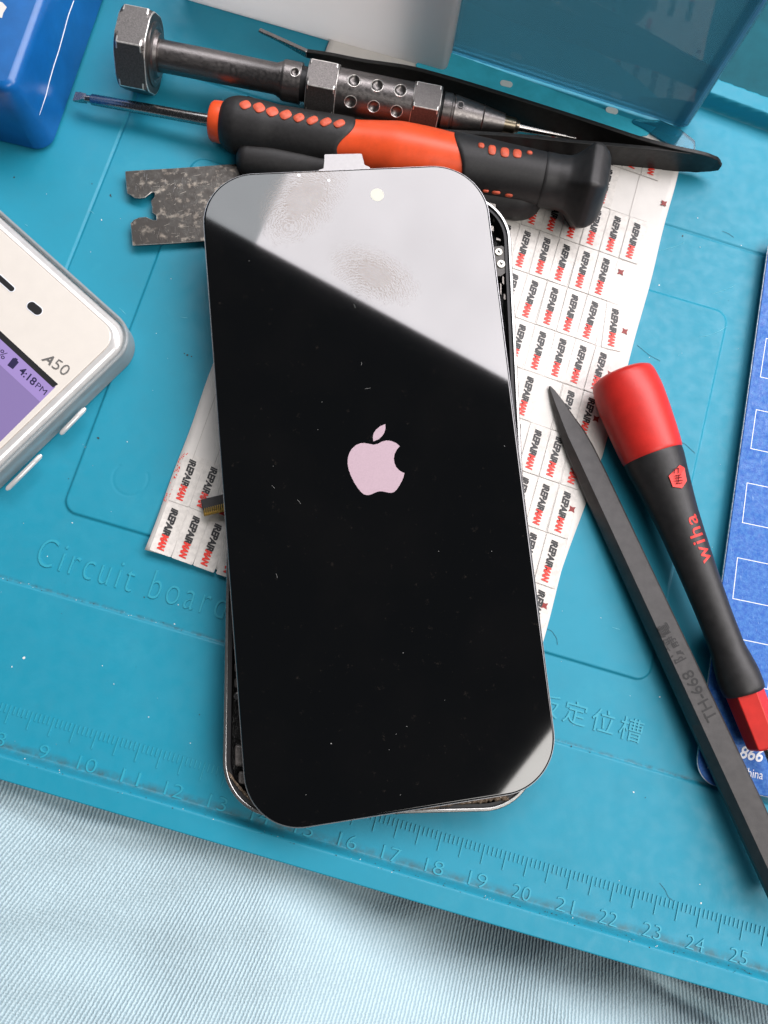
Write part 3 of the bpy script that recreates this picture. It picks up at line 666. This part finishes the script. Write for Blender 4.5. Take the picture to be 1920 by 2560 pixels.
obj('blade_tip',*join((v1,f1),(w_,f2)),STEEL,os_,smooth=30)
obj('front_collar',*B.loft([(528,30),(530,44),(535,48),(558,49),(572,47)],n=64),ORG,os_,smooth=40)
core=smoothsecs([(560,48),(640,62),(760,60),(870,60),(940,68),(1000,75),(1060,74),(1120,70),(1180,66),(1300,60)],6)
obj('orange_grip',*B.loft(core,n=96),ORG,os_,smooth=60)
def endl(a):   # front black sleeve end, wavier towards its sides
    c=math.cos(a-.55); return 0 if c<0 else 1
def sh1(si,a):
    k=si/(len(sl1)-1); w=math.cos(2*(a+.9)); return (-.16*w+.06*math.cos(4*a))*max(0,(k-.7)/.3)
sl1=smoothsecs([(556,46),(562,54),(575,62),(600,68),(650,67),(700,63),(760,63.5),(830,64.5),(866,64),(872,62),(873,59)],6)
obj('black_sleeve',*B.loft(sl1,n=96,shift=sh1),BLK,os_,smooth=50)
sl2=smoothsecs([(1140,60),(1141,71),(1146,74),(1200,71.5),(1260,68),(1330,65),(1352,64),(1354,60)],6)
def sh2(si,a):
    k=si/(len(sl2)-1); w=math.cos(2*(a+.9)); return (.2*w)*max(0,1-k/.35)
obj('black_sleeve',*B.loft(sl2,n=96,shift=sh2),BLK,os_,smooth=50)
# flared hexagonal end cap
cap=[(1353,63),(1357,65),(1385,64),(1410,68),(1430,82),(1448,103),(1458,111),(1470,110),(1490,97),(1503,78),(1510,50),(1513,20)]
cs=smoothsecs(cap,4); vs=[];n=96
for (q,r_) in cs:
    c=B.at(q); k=min(1,max(0,(q-1395)/50))
    for j in range(n):
        a=2*math.pi*j/n; m6=math.cos(math.pi/6)/math.cos(((a+math.radians(30))%(math.pi/3))-math.pi/6); m6=m6*1.02+.0
        vs.append(c+(B.up*math.cos(a)+B.sd*math.sin(a))*(r_/pxcm(c))*(1+(m6-1)*k))
fs=[(i*n+j,i*n+(j+1)%n,(i+1)*n+(j+1)%n,(i+1)*n+j) for i in range(len(cs)-1) for j in range(n)]+[tuple(range(n))[::-1],tuple((len(cs)-1)*n+j for j in range(n))]
obj('end_cap',vs,fs,BLKP,os_,smooth=60)
sleeves=[o for o in os_.children if o.name.startswith('black_sleeve')]
def blob(px,py,w,hh,ang,o_list,mat_,name,parent):
    for o in o_list:
        p,nr=onto(px,py,o,0)
        if p: break
    if not p: return
    t=B.d.copy(); t=(t-nr*t.dot(nr)).normalized(); s_=nr.cross(t).normalized(); t2=t*math.cos(ang)+s_*math.sin(ang); s2=nr.cross(t2)
    vs=[];fs=[];n=14
    for i,(k,zz) in enumerate([(1,-.03),(1,.012),(.8,.03),(.4,.038)]):
        for j in range(n):
            a=2*math.pi*j/n; e_=.72; cx=math.copysign(abs(math.cos(a))**e_,math.cos(a)); cy=math.copysign(abs(math.sin(a))**e_,math.sin(a)); vs.append(p+t2*cx*w*k+s2*cy*hh*k+nr*zz)
    for i in range(3):
        for j in range(n): fs.append((i*n+j,i*n+(j+1)%n,(i+1)*n+(j+1)%n,(i+1)*n+j))
    fs.append(tuple(3*n+j for j in range(n))); return obj(name,vs,fs,mat_,parent,smooth=50)
bpy.context.view_layer.update()
Z2=lambda x,y:(640+x/2.592,y/2.592)
for (x,y,w,h_) in [(-70,682,.11,.11),(20,700,.11,.13),(105,726,.12,.12),(192,746,.12,.11),(278,765,.11,.10),(365,782,.12,.09),(452,793,.12,.09),(540,803,.12,.09)]:
    px,py=Z2(x,y); blob(px,py-1,w*1.25,h_*1.15,.75,sleeves,ORG2,'orange_ridge',os_)
for (px,py,w,h_) in [(1203,364,.08,.08),(1230,375,.10,.14),(1262,381,.11,.14),(1293,384,.11,.13),(1324,382,.07,.06),(1214,477,.08,.04),(1240,481,.11,.05),(1272,488,.10,.05),(610,398,.1,.05),(645,402,.1,.05)]:
    blob(px,py,w,h_,.1,sleeves,ORG2,'orange_ridge',os_)

# second handle lying underneath
uh=thing('screwdriver_handle',P(1200,500,0),'rounded black handle end showing below the orange screwdriver, beside the phone corner','screwdriver')
D_=Axis((600,395),(1330,505),.42,.42)
obj('handle_grip',*D_.loft(smoothsecs([(592,12),(598,30),(615,42),(700,46),(900,46),(1200,50),(1290,50),(1325,42),(1345,26),(1354,8)],6),n=64),BLK,uh,smooth=60)

# ------------------------------------------------------------------ opened phone: body frame and the display lying on it
FC=Vector((.84,4.13,0)); fa=math.radians(.7); FX=Vector((math.cos(fa),math.sin(fa),0)); FY=Vector((-math.sin(fa),math.cos(fa),0)); FW,FH=6.90,14.80
def FR(x,y,z): return FC+FX*x+FY*y+Vector((0,0,z))
pb=thing('opened_phone',FR(0,0,0),'opened phone housing with bare steel rim and screws, under the black glass panel','phone')
q_=[FR(-FW/2,-FH/2,1.0),FR(FW/2,-FH/2,1.0),FR(FW/2,FH/2,1.0),FR(-FW/2,FH/2,1.0)]
fo=rpoly(q_,1.22,16)
obj('back_shell',*slab([p+Vector((0,0,-.55)) for p in inset(fo,.02)],.34,.02,2,bb=.12),INNER,pb,smooth=50)
obj('rim',*ring(fo,inset(fo,.085),.56),FRAME,pb,bev=(.02,2),smooth=40)
obj('gasket',*ring([p-Vector((0,0,.05)) for p in inset(fo,.087)],[p-Vector((0,0,.05)) for p in inset(fo,.16)],.3),DARK,pb,smooth=40)
# inner rail on the right and brackets
obj('side_rail',*tube([P(x,y,.86) for x,y in [(1236,520),(1262,575),(1270,640),(1276,760),(1283,900),(1292,1060),(1300,1240)]],[.04,.06,.07,.075,.075,.07,.06],10),GRAIN,pb,smooth=60)
obj('bracket',*slab(rpoly([P(x,y,.90) for x,y in [(1222,618),(1258,614),(1266,640),(1266,680),(1252,690),(1222,690)]],.05,4),.2),M('dark_bracket',(.05,.048,.045),.4,.6),pb)
for (px,py,r_) in [(1247,629,.105),(1253,659,.115)]:
    c=P(px,py,.93); s=obj('screw',*slab([c+Vector((math.cos(k*.3927),math.sin(k*.3927),0))*r_ for k in range(16)],.06,.02,2),SCRW,pb,smooth=50)
    cr=[]
    for a in (.4,.4+math.pi/2): 
        d=Vector((math.cos(a),math.sin(a),0)); e3=Vector((-d.y,d.x,0)); cr.append(box(c-d*.055-e3*.013+Vector((0,0,-.004)),d*.11,e3*.026,Vector((0,0,.008))))
    obj('screw_slot',*join(*cr),DARK,s)
ch=[]
for (x,y,w,h_) in [(1232,520,14,26),(1242,548,18,10),(1228,570,12,16),(1246,598,10,8),(1258,700,4,22),(1252,722,3,30),(1262,742,5,16)]:
    ch.append(slab([P(x-w/2,y-h_/2,.84),P(x+w/2,y-h_/2+4,.84),P(x+w/2,y+h_/2,.84),P(x-w/2,y+h_/2-3,.84)],.1))
obj('metal_clips',*join(*ch),M('tin_clip',(.13,.12,.11),.35,.8,noise=(30,.5)),pb)
gl=[]
for (x,y,w,h_) in [(586,1618,6,18),(589,1670,7,22),(590,1708,9,26),(598,1890,22,56),(606,1945,20,34),(591,1735,9,10)]:
    gl.append(slab(rpoly([P(x-w/2,y-h_/2,.82),P(x+w/2,y-h_/2+4,.82),P(x+w/2,y+h_/2,.82),P(x-w/2,y+h_/2-3,.82)],.05,3),.2,.03,2))
obj('grey_clips',*join(*gl),M('grey_flex',(.16,.145,.135),.3,noise=(20,.4)),pb,smooth=50)
c=P(592,1741,.88); obj('screw',*slab([c+Vector((math.cos(k*.3927),math.sin(k*.3927),0))*.09 for k in range(16)],.06,.02,2),STEEL,pb,smooth=50)
gp=[]
for i in range(46):
    t=i/45; x=985+t*285; y=2030-t*26-8*math.sin(t*2); gp.append(P(x,y-3+rnd.uniform(-4,2),.97))
obj('adhesive',*tube(gp,[.05+.035*rnd.random() for _ in gp],8),GLUE,pb)
gp=[P(570+(.5-math.cos(i/20*1.57)*.5)*60+i*3.2,1930+i*5.2,.97) for i in range(21)]
obj('adhesive',*tube(gp,[.02+.02*rnd.random() for _ in gp],8),GLUE,pb)
# flex cable connector poking out left
zc=.42
cn=obj('flex_connector',*slab(rpoly([P(x,y,zc) for x,y in [(501,1249),(600,1225),(610,1265),(509,1284)]],.03,3),.06,.015,2),BLKP,pb,smooth=40)
pins=[]
for i in range(12):
    x=512+i*5.2; y=1281-i*1.35; a=P(x,y-10,zc+.012); b=P(x+1,y+6,zc+.012); s_=Vector((.012,0,0)); pins.append(box(a-s_,s_*2,b-a,Vector((0,0,.02))))
pins.append(slab([P(x,y,zc+.0) for x,y in [(508,1276),(575,1261),(578,1274),(510,1290)]],.05))
obj('gold_pins',*join(*pins),GOLD,cn)

ds=thing('phone_display',(DQ[0]+DQ[2])/2-Vector((0,0,.15)),'glossy black phone glass with a pink apple mark, lying askew on the opened housing','phone screen')
do=rpoly(DQ,[1.25,1.3,1.25,1.2],18)
obj('glass_panel',*slab(do,.075,.05,5,bb=.0),GLASS,ds,smooth=35)
obj('panel_frame',*slab([p-Vector((0,0,.077)) for p in inset(do,.015)],.09,.0),BLKP,ds,smooth=35)
eo=[p-Vector((0,0,.045)) for p in inset(do,-.012)]
obj('edge_trim',*ring(eo,inset(eo,.014),.05),M('edge_trim',(.32,.32,.33),.25,.6),ds,smooth=40)
tabp=[dplane(x,y,-.11) for x,y in [(811,386),(904,384),(909,402),(911,412),(925,418),(925,440),(795,445),(797,425),(809,421),(811,402)]]
obj('pull_tab',*slab(rpoly(tabp,.035,4),.03),TABM,ds)
def dtri(pts): return [dplane(x,y,.004) for x,y in pts]
def spl(pts,k=5):
    o=[];n=len(pts)
    for i in range(n):
        p0,p1,p2,p3=[Vector(pts[(i+j-1)%n]) for j in range(4)]
        for t in range(k):
            t/=k; o.append(.5*((2*p1)+(p2-p0)*t+(2*p0-5*p1+4*p2-p3)*t*t+(3*p1-p0-3*p2+p3)*t**3))
    return o
ZL=lambda x,y:(640+x/2.592,1000+y/2.592)
bite=[(932,299),(912,322),(898,350),(893,380),(897,408),(908,434),(926,454),(944,466),(962,473)]
body=[(957,495),(945,525),(928,556),(912,580),(896,595),(880,601),(862,601),(840,596),(815,591),(790,593),(768,602),(745,612),(722,617),(700,611),(680,596),(658,568),(636,534),(615,490),(600,450),(594,412),(595,378),(604,345),(622,315),(648,292),(678,280),(705,279),(732,284),(762,290),(790,284),(815,270),(845,262),(878,266),(908,279)]
lp=[ZL(*p) for p in bite+body]
def logo_mesh(pts): 
    v=dtri(pts); return slab(v,.004)
obj('apple_mark',*logo_mesh(lp),LOGO,ds)
leaf=[(838,156),(839,185),(831,212),(815,236),(794,255),(760,267),(757,240),(763,214),(780,190),(806,169)]
obj('apple_leaf',*logo_mesh([ZL(*p) for p in leaf]),LOGO,ds)
c=dplane(943,487,.004)
def disc(px,py,r,mat_,name): 
    c=dplane(px,py,.004); obj(name,*slab([c+Vector((math.cos(k*.2618),math.sin(k*.2618),-(dn.x*math.cos(k*.2618)+dn.y*math.sin(k*.2618))/dn.z))*r for k in range(24)],.003),mat_,ds)
disc(943,487,.165,LED,'camera_window'); disc(822,451,.038,WHT,'sensor_dot'); disc(747,438,.04,WHT,'sensor_dot')
sp_=[]
for (px,py,r_) in [(805,1005,1.6),(795,1074,1.4),(828,1859,3),(765,1987,1.5),(1001,1987,1.6),(1017,1816,1.8),(1097,1378,1.7),(1229,1378,1.6),(1261,1115,2),(1008,1632,2),(623,652,1.6),(1102,553,1.6),(1021,765,1.2),(683,1165,1.5),(1294,1941,2.2),(990,1835,1.5),(973,1874,1.3),(1112,1750,1.3)]:
    c=dplane(px,py,.004); sp_.append(slab([c+Vector((math.cos(k*1.05),math.sin(k*1.05),0))*(r_*.5/108) for k in range(6)],.003))
for (x0,y0,x1,y1) in [(743,1249,752,1260),(679,1213,687,1222),(690,1434,693,1445),(912,972,926,970),(903,905,903,913),(803,480,806,490),(888,770,884,760)]:
    sp_.append(tube([dplane(x0,y0,.004),dplane((x0+x1)/2+1,(y0+y1)/2,.004),dplane(x1,y1,.004)],.003,4))
obj('dust_on_glass',*join(*sp_),M('pale_lint',(.3,.3,.29),.6),ds)

# ------------------------------------------------------------------ white phone with lit screen, left edge
wp=thing('white_phone',P(100,900,0),'white smartphone in a clear case with lit purple screen at the left edge','phone')
ZT=.78
K=P(352,838,ZT); e1_=(P(0,523,ZT)-K).normalized(); e2_=Vector((-e1_.y,e1_.x,0)); e2_=e2_ if e2_.y<0 else -e2_
def WPt(a,b,z): return Vector((K.x,K.y,0))+e1_*a+e2_*b+Vector((0,0,z))
def wrect(i,z,a=9,b=9): return [WPt(i,i,z),WPt(a-i,i,z),WPt(a-i,b-i,z),WPt(i,b-i,z)]
obj('clear_cover',*ring(rpoly(wrect(0,ZT-.05,7.4,14.5),[.75]*4,14),rpoly(wrect(.10,ZT-.05,7.4,14.5),[.65]*4,14),.68),CLEARC,wp,bev=(.04,2),smooth=50)
obj('phone_frame',*slab(rpoly(wrect(.105,ZT-.01,7.4,14.5),[.66]*4,14),.60,.24,8,bb=.2),SILV,wp,smooth=60)
obj('front_panel',*slab(rpoly(wrect(.37,ZT+.012,7.4,14.5),[.45]*4,14),.10,.02,3,bb=0),CREAM,wp,smooth=60)
gvo=rpoly(wrect(.355,ZT+.004,7.4,14.5),[.51]*4,14); obj('seam',*ring(gvo,inset(gvo,.02),.05),CREAMG,wp)
def wq(pts,z): return [P(x,y,z) for x,y in pts]
zt=ZT+.013
ear=wq([(-30,655),(-20,645),(0,669),(0,669)],zt)
# earpiece slot and sensor
def pill(px0,py0,px1,py1,r,mat_,name,z,parent,rim=None):
    a,b=P(px0,py0,z),P(px1,py1,z); d=(b-a).normalized(); s_=Vector((-d.y,d.x,0)); pts=[]
    for k in range(13): t=math.pi/2+math.pi*k/12; pts.append(a+d*math.cos(t)*r+s_*math.sin(t)*r)
    for k in range(13): t=-math.pi/2+math.pi*k/12; pts.append(b+d*math.cos(t)*r+s_*math.sin(t)*r)
    if rim:
        o2=obj(name,*slab(inset(pts,-.02),.006),rim,parent); return obj('opening',*slab([p+Vector((0,0,.002)) for p in pts],.006),mat_,o2)
    return obj(name,*slab(pts,.006),mat_,parent)
pill(-40,660,29,722,.065,DARK,'earpiece',zt+.006,wp,rim=WHT)
pill(79,765,94,777,.105,DARK,'proximity_sensor',zt+.006,wp,rim=WHT)
SCR=M('lit_screen',(.05,.04,.07),.2,emit=((.30,.22,.50),.78)); SCB=M('lit_status_bar',(.05,.04,.07),.2,emit=((.42,.30,.68),.85)); SCK=M('screen_dark_ink',(.02,.015,.06),.4)
A0=P(0,839,zt); cnr=P(139,967,zt); sx=(A0-cnr).normalized(); sy=(P(0,1105,zt)-cnr).normalized()
def SP(a,b,z=0): return cnr+sx*a+sy*b+Vector((0,0,.006+z))
bz=obj('screen',*slab([SP(0,0),SP(8,0),SP(8,12),SP(0,12)],.005),SCR,wp)
obj('screen_border',*slab([SP(-.0,-.085,.002),SP(8,-.085,.002),SP(8,.055,.002),SP(0.03,.055,.002)],.005),DARK,bz)
obj('status_bar',*slab([SP(.0,.057,.003),SP(8,.057,.003),SP(8,.50,.003),SP(0,.50,.003)],.005),SCB,bz)
tdir=-sx; 
def TL(px,py): return P(px,py,zt+.012)
text('status_text','4:18',TL(45,931),(TL(88,971)-TL(45,931)).normalized(),(TL(50,920)-TL(42,930)).normalized(),.50,.19,SCK,bz,bold=.02)
text('status_text','PM',TL(87,967),(TL(112,990)-TL(86,966)).normalized(),(TL(50,920)-TL(42,930)).normalized(),.31,.14,SCK,bz,bold=0)
text('status_text','100%',TL(-42,862),(TL(15,905)-TL(-42,862)).normalized(),(TL(50,920)-TL(42,930)).normalized(),.62,.19,SCK,bz)
bat=[(19,912),(31,924),(45,905),(41,901),(38,900),(35,896)]
obj('battery_icon',*slab([TL(x,y) for x,y in [(18,913),(32,923),(47,906),(43,901),(45,898),(38,894),(35,896),(33,894)]],.004),SCK,bz)
av=(TL(170,945)-TL(103,899)).normalized(); au=(TL(137,885)-TL(108,907)).normalized()
text('model_lettering','A',TL(103,899),av,(TL(133,886)-TL(110,902)).normalized()*1.0+av*0,.26,.24,GREYT,wp,bold=.02)
text('model_lettering','50',TL(128,917),av,(TL(145,893)-TL(126,916)).normalized(),.40,.26,GREYT,wp,bold=-.01)
for (p0,p1) in [((214,1020),(151,1086)),((104,1137),(16,1225))]:
    a=P(*p0,.42); b=P(*p1,.42); d=(b-a).normalized()
    obj('side_button',*tube([a+d*0,a+d*.06,b-d*.06,b],[.03,.06,.06,.03],14),SILV,wp,smooth=60)

# ------------------------------------------------------------------ blue scratched card at the right
bc=thing('blue_card',P(1900,1300,0),'scratched blue metal card with white outlined boxes at the right edge','card')
zc=.34
co_=[P(1926,590,zc),P(1738,1955,zc),P(1738,1955,zc)+(P(1920,2001,zc)-P(1777,1972,zc)).normalized()*6,P(1926,590,zc)+(P(1920,2001,zc)-P(1777,1972,zc)).normalized()*6]
obj('card_plate',*slab(rpoly(co_,[.35,.55,.3,.3],12),.10,.02,2),CARD,bc,bev=None,smooth=40)
eo=[p-Vector((0,0,.03)) for p in inset(rpoly(co_,[.35,.55,.3,.3],12),-.012)]
obj('worn_rim',*ring(eo,inset(eo,.02),.05),M('bare_rim',(.45,.47,.5),.4,.6,noise=(14,.5)),bc,smooth=40)
# shim under the card so that it rests on the mat
obj('card_foot',*slab([p-Vector((0,0,.102)) for p in inset(rpoly(co_,[.35,.55,.3,.3],6),.6)],.26),DARK,bc)
zz=zc+.003
cx=(P(1920,2001,zc)-P(1777,1972,zc)).normalized()
for (a,b) in [((1915,845),(1900,943)),((1890,1023),(1876,1122)),((1867,1206),(1855,1307)),((1843,1393),(1831,1497)),((1817,1590),(1802,1700))]:
    p,q=P(*a,zz),P(*b,zz); rc=[p,q,q+cx*1.15,p+cx*1.15]; rc=[Vector(v) for v in rc]; obj('white_outline_box',*ring(rc,inset2(rc,.018) if False else [rc[0]+(cx*.018)+(rc[1]-rc[0]).normalized()*.018,rc[1]+(cx*.018)-(rc[1]-rc[0]).normalized()*.018,rc[2]-(cx*.018)-(rc[1]-rc[0]).normalized()*.018,rc[3]-(cx*.018)+(rc[1]-rc[0]).normalized()*.018],.003),WHT,bc)
    if a[0]<1900:
        rc2=[v+cx*1.42 for v in rc]
        if a[1]>1300: obj('white_outline_box',*ring(rc2,[rc2[0]+(cx*.018)+(rc2[1]-rc2[0]).normalized()*.018,rc2[1]+(cx*.018)-(rc2[1]-rc2[0]).normalized()*.018,rc2[2]-(cx*.018)-(rc2[1]-rc2[0]).normalized()*.018,rc2[3]-(cx*.018)+(rc2[1]-rc2[0]).normalized()*.018],.003),WHT,bc)
ty=Vector((-cx.y,cx.x,0)); ty=ty if ty.y>0 else -ty
text('card_lettering','866',P(1848,1895,zz),cx,ty,.56,.30,WHT,bc,bold=.02,shear=.25,lift=.003)
text('card_lettering','Made in China',P(1768,1921,zz),cx,ty,1.32,.20,WHT,bc,lift=.003)

# ------------------------------------------------------------------ red capped black screwdriver
rs=thing('red_screwdriver',P(1700,1300,0),'black screwdriver with red round cap and red lettering at the right','screwdriver')
E_=Axis((1552,935),(1900,1830),.82,.86,'y')
obj('red_cap',*E_.loft(smoothsecs([(934,8),(935,62),(941,74),(955,79),(1000,83),(1060,81),(1120,77),(1139,74.5),(1141,72)],5),n=96),RED,rs,smooth=50)
E_prof=[(1139,72.5),(1142,73),(1200,66),(1300,54),(1394,48),(1480,44),(1560,42),(1610,42),(1650,47),(1690,52),(1715,52),(1729,50),(1732,46)]
es=smoothsecs(E_prof,6); hb=obj('black_handle',*E_.loft(es,n=96),BLKP,rs,smooth=50)
obj('ferrule',*E_.loft([(1726,47),(1862,44),(1868,36)],hexn=6,phase=math.radians(10)),RED,rs,bev=(.02,2))
obj('shaft',*E_.loft([(1862,9),(2300,9)],n=32),STEEL,rs,smooth=40)
bpy.context.view_layer.update()
def wrap(o,lift=.010):
    def f(q):
        x,y=proj(q); p,nr=onto(x,y,o,lift); return p if p else q
    return f
zt2=1.3
def wtext(s,p0,p1,pup,w_,h_,o,mat_,par,**k):
    a=P(*p0,zt2); ex_=(P(*p1,zt2)-a); w=ex_.length; ex_.normalize(); up=P(*pup,zt2)-a; h2=up.length; up.normalize()
    return text(k.pop('name','red_lettering'),s,a,ex_,up,w,h2,mat_,par,fn=wrap(o),lift=0,**k)
wtext('wiha',(1780,1402),(1738,1284),(1750,1413),0,0,hb,REDP,rs,bold=.008,space=1.15)
hx=[wrap(hb,.006)(P(x,y,zt2)) for x,y in [(1697,1163),(1711,1168),(1715,1205),(1703,1222),(1682,1218),(1671,1190)]]
hx2=[wrap(hb,.035)(P(x,y,zt2)) for x,y in [(1697,1163),(1708,1170),(1714,1203),(1703,1221),(1681,1217),(1671,1190)]]
ctr=sum(hx2,Vector())/6; hv=[ctr]+hx2; obj('hexagon_badge',hv+[p-Vector((0,0,.03)) for p in hv],[(0,1+i,1+(i+1)%6) for i in range(6)]+[(7,8+(i+1)%6,8+i) for i in range(6)]+[(1+i,8+i,8+(i+1)%6,1+(i+1)%6) for i in range(6)],REDP,rs)
ml=[]
for (x0,y0,x1,y1) in [(1684,1173,1684,1184),(1684,1173,1694,1171),(1694,1171,1694,1184),(1686,1190,1700,1188),(1686,1196,1701,1194),(1693,1188,1694,1206),(1685,1203,1704,1201),(1688,1209,1703,1208)]:
    a=P(x0,y0,zt2);b=P(x1,y1,zt2); pa=wrap(hb,.045)(a); pb_=wrap(hb,.045)(b); ml.append(tube([pa,pb_],.009,4))
obj('badge_mark',*join(*ml),M('badge_ink',(.12,.01,.01),.5),rs)

# ------------------------------------------------------------------ black plastic spudger
sg=thing('spudger',P(1650,1500,0),'long black plastic spudger with pointed tip and moulded lettering across the blue card','spudger')
G=Axis((1374,967),(1905,2110),.18,.74,'y')
def gsec(y,w,h_):
    c=G.at(y); k=1/pxcm(c); w*=k; out=[]
    # flattened hexagon: top face shifted right, facet on the left side
    for a,b in [(-.30,.5),(.42,.5),(.5,.40),(.5,-.40),(.42,-.5),(-.30,-.5),(-.5,-.25),(-.5,.02)]: out.append(c+G.sd*(-a*w if G.sd.x<0 else a*w)+G.up*(b*h_*k))
    return out
sec=[(966,4,6),(980,14,12),(1010,28,18),(1060,46,26),(1090,58,34),(1130,63,44),(1200,66,48),(1400,68,50),(1800,75,54),(2260,82,58)]
vs=[]; [vs.extend(gsec(*s_)) for s_ in sec]; n=8
fs=[(i*n+j,i*n+(j+1)%n,(i+1)*n+(j+1)%n,(i+1)*n+j) for i in range(len(sec)-1) for j in range(n)]+[tuple(range(n))[::-1],tuple((len(sec)-1)*n+j for j in range(n))]
SPM=M('grey_black_plastic',(.038,.035,.034),.5,noise=(5,.25),bump=(45,.3,.008),speck=(50,.78,(.12,.12,.12)))
so_=obj('spudger_body',vs,fs,SPM,sg,bev=(.025,3),smooth=40)
bpy.context.view_layer.update()
zt2=.75
ENG=M('engraved_black',(.004,.004,.004),.35)
wtext('TH-668',(1796,1794),(1729,1672),(1770,1808),0,0,so_,ENG,sg,name='moulded_lettering',bold=.004)
wtext('防靜電',(1716,1646),(1666,1554),(1688,1661),0,0,so_,ENG,sg,name='moulded_lettering',bold=.008)

cut=[]
for (x0,y0,x1,y1) in [(1648,627,1700,612),(1700,612,1712,604),(1745,845,1778,838),(1778,838,1815,818),(1780,735,1818,722),(1818,722,1838,712),(225,526,235,534),(298,770,315,786),(429,1594,446,1606),(452,795,470,797),(1528,1568,1548,1574),(62,560,70,566)]:
    a=P(x0,y0,0); b=P(x1,y1,0); zz_=.062 if 7.2>a.dot(U)>-7.3 and 1.6<a.dot(V)<11.4 else .003; a.z=b.z=zz_; cut.append(tube([a,(a+b)/2+Vector((.01,-.01,0)),b],[.003,.009,.003],5))
obj('pale_cuts',*join(*cut),M('pale_cut',(.14,.50,.60),.5),mat)
# ------------------------------------------------------------------ dust, chips and hairs on the mat
dw=[];dd=[]
def hmat(p):
    u,v=p.dot(U),p.dot(V); i=int((u+14)/du); j=int((v+4.6)/du); return h[j,i] if 0<=i<nx and 0<=j<ny else 0
def chip(px,py,r_,L_):
    p=P(px,py,0); p.z=hmat(p)+.008; n=random.randint(4,6); a0=random.random()*6
    L_.append(slab([p+Vector((math.cos(a0+k*6.283/n),math.sin(a0+k*6.283/n),0))*(r_/108)*random.uniform(.4,1.0) for k in range(n)],.012))
for q in [(254,550,3.4),(227,630,1.6),(327,847,2),(392,836,2),(429,700,2),(181,1307,2.6),(59,1308,1.4),(32,1667,2.6),(62,1644,5),(258,1664,2),(286,1710,1.6),(446,1512,2.4),(436,1560,3),(373,1792,1.8),(477,1857,1.8),(1750,618,2),(1853,614,2.6),(1648,713,2.5),(1621,896,2),(1649,1742,3),(1582,1980,3.2),(1747,2209,1.6),(1750,2256,3.4),(1500,1545,2),(1744,545,1.8),(119,1391,2),(116,535-50,1.5),(70,1894,2),(320,1106,1.8),(213,1118,1.8),(1546,2200,1.5),(1428,2290,2)]: chip(*q,dw)
for q in [(36,443,3.5),(230,460,2),(276,488,4),(278,492,3),(247,1097,4),(361,1493,2.4),(172,1197,2),(170,1233,2),(156,1534,2),(500,1786,2),(470,890,4),(462,886,3),(480,893,3),(1611,1993,2),(1706,590,3),(1427,1865,3),(1473,1880,2.4)]: chip(*q,dd)
for i in range(110):   # grit gathered along the inner edge of the front lip
    x=random.random()**.7*1900; y=1884+x*.292+random.uniform(-9,3); chip(x,y,random.uniform(.6,1.8),random.choice([dw,dd,dd,dd,dd]))
for i in range(26):
    x=random.random()*560; y=1444+x*.287+random.uniform(-5,3)+ (0); chip(x,y,random.uniform(.6,1.8),random.choice([dw,dd,dd]))
for i in range(70): chip(random.random()*1900,450+random.random()*1450,random.uniform(.5,1.1),random.choice([dw,dw,dd]))
o=obj('dust_specks',*join(*dw),DUSTW); o['kind']='stuff'; o['label']='pale grains of dust scattered over the teal mat'; o['category']='dust'
o=obj('dirt_specks',*join(*dd),DUSTD); o['kind']='stuff'; o['label']='dark grains of dirt scattered over the teal mat'; o['category']='dirt'
hs=[]
for pts in [[(1360,1570),(1378,1578),(1390,1596),(1392,1612)],[(1647,2206),(1660,2222),(1668,2240),(1680,2250)],[(1843,2413),(1856,2422),(1866,2424)],[(1685,1100),(1710,1112),(1735,1135)],[(1805,578),(1822,585),(1834,594)],[(1590,865),(1620,890),(1648,905)]]:
    q=[]
    for x,y in pts: p=P(x,y,0); p.z=hmat(p)+.012; q.append(p)
    hs.append(tube(q,.0035,5))
o=obj('hairs',*join(*hs),DUSTD); o['kind']='stuff'; o['label']='fine dark hairs and fibres lying on the teal mat'; o['category']='hair'
print('stickers',cnt)
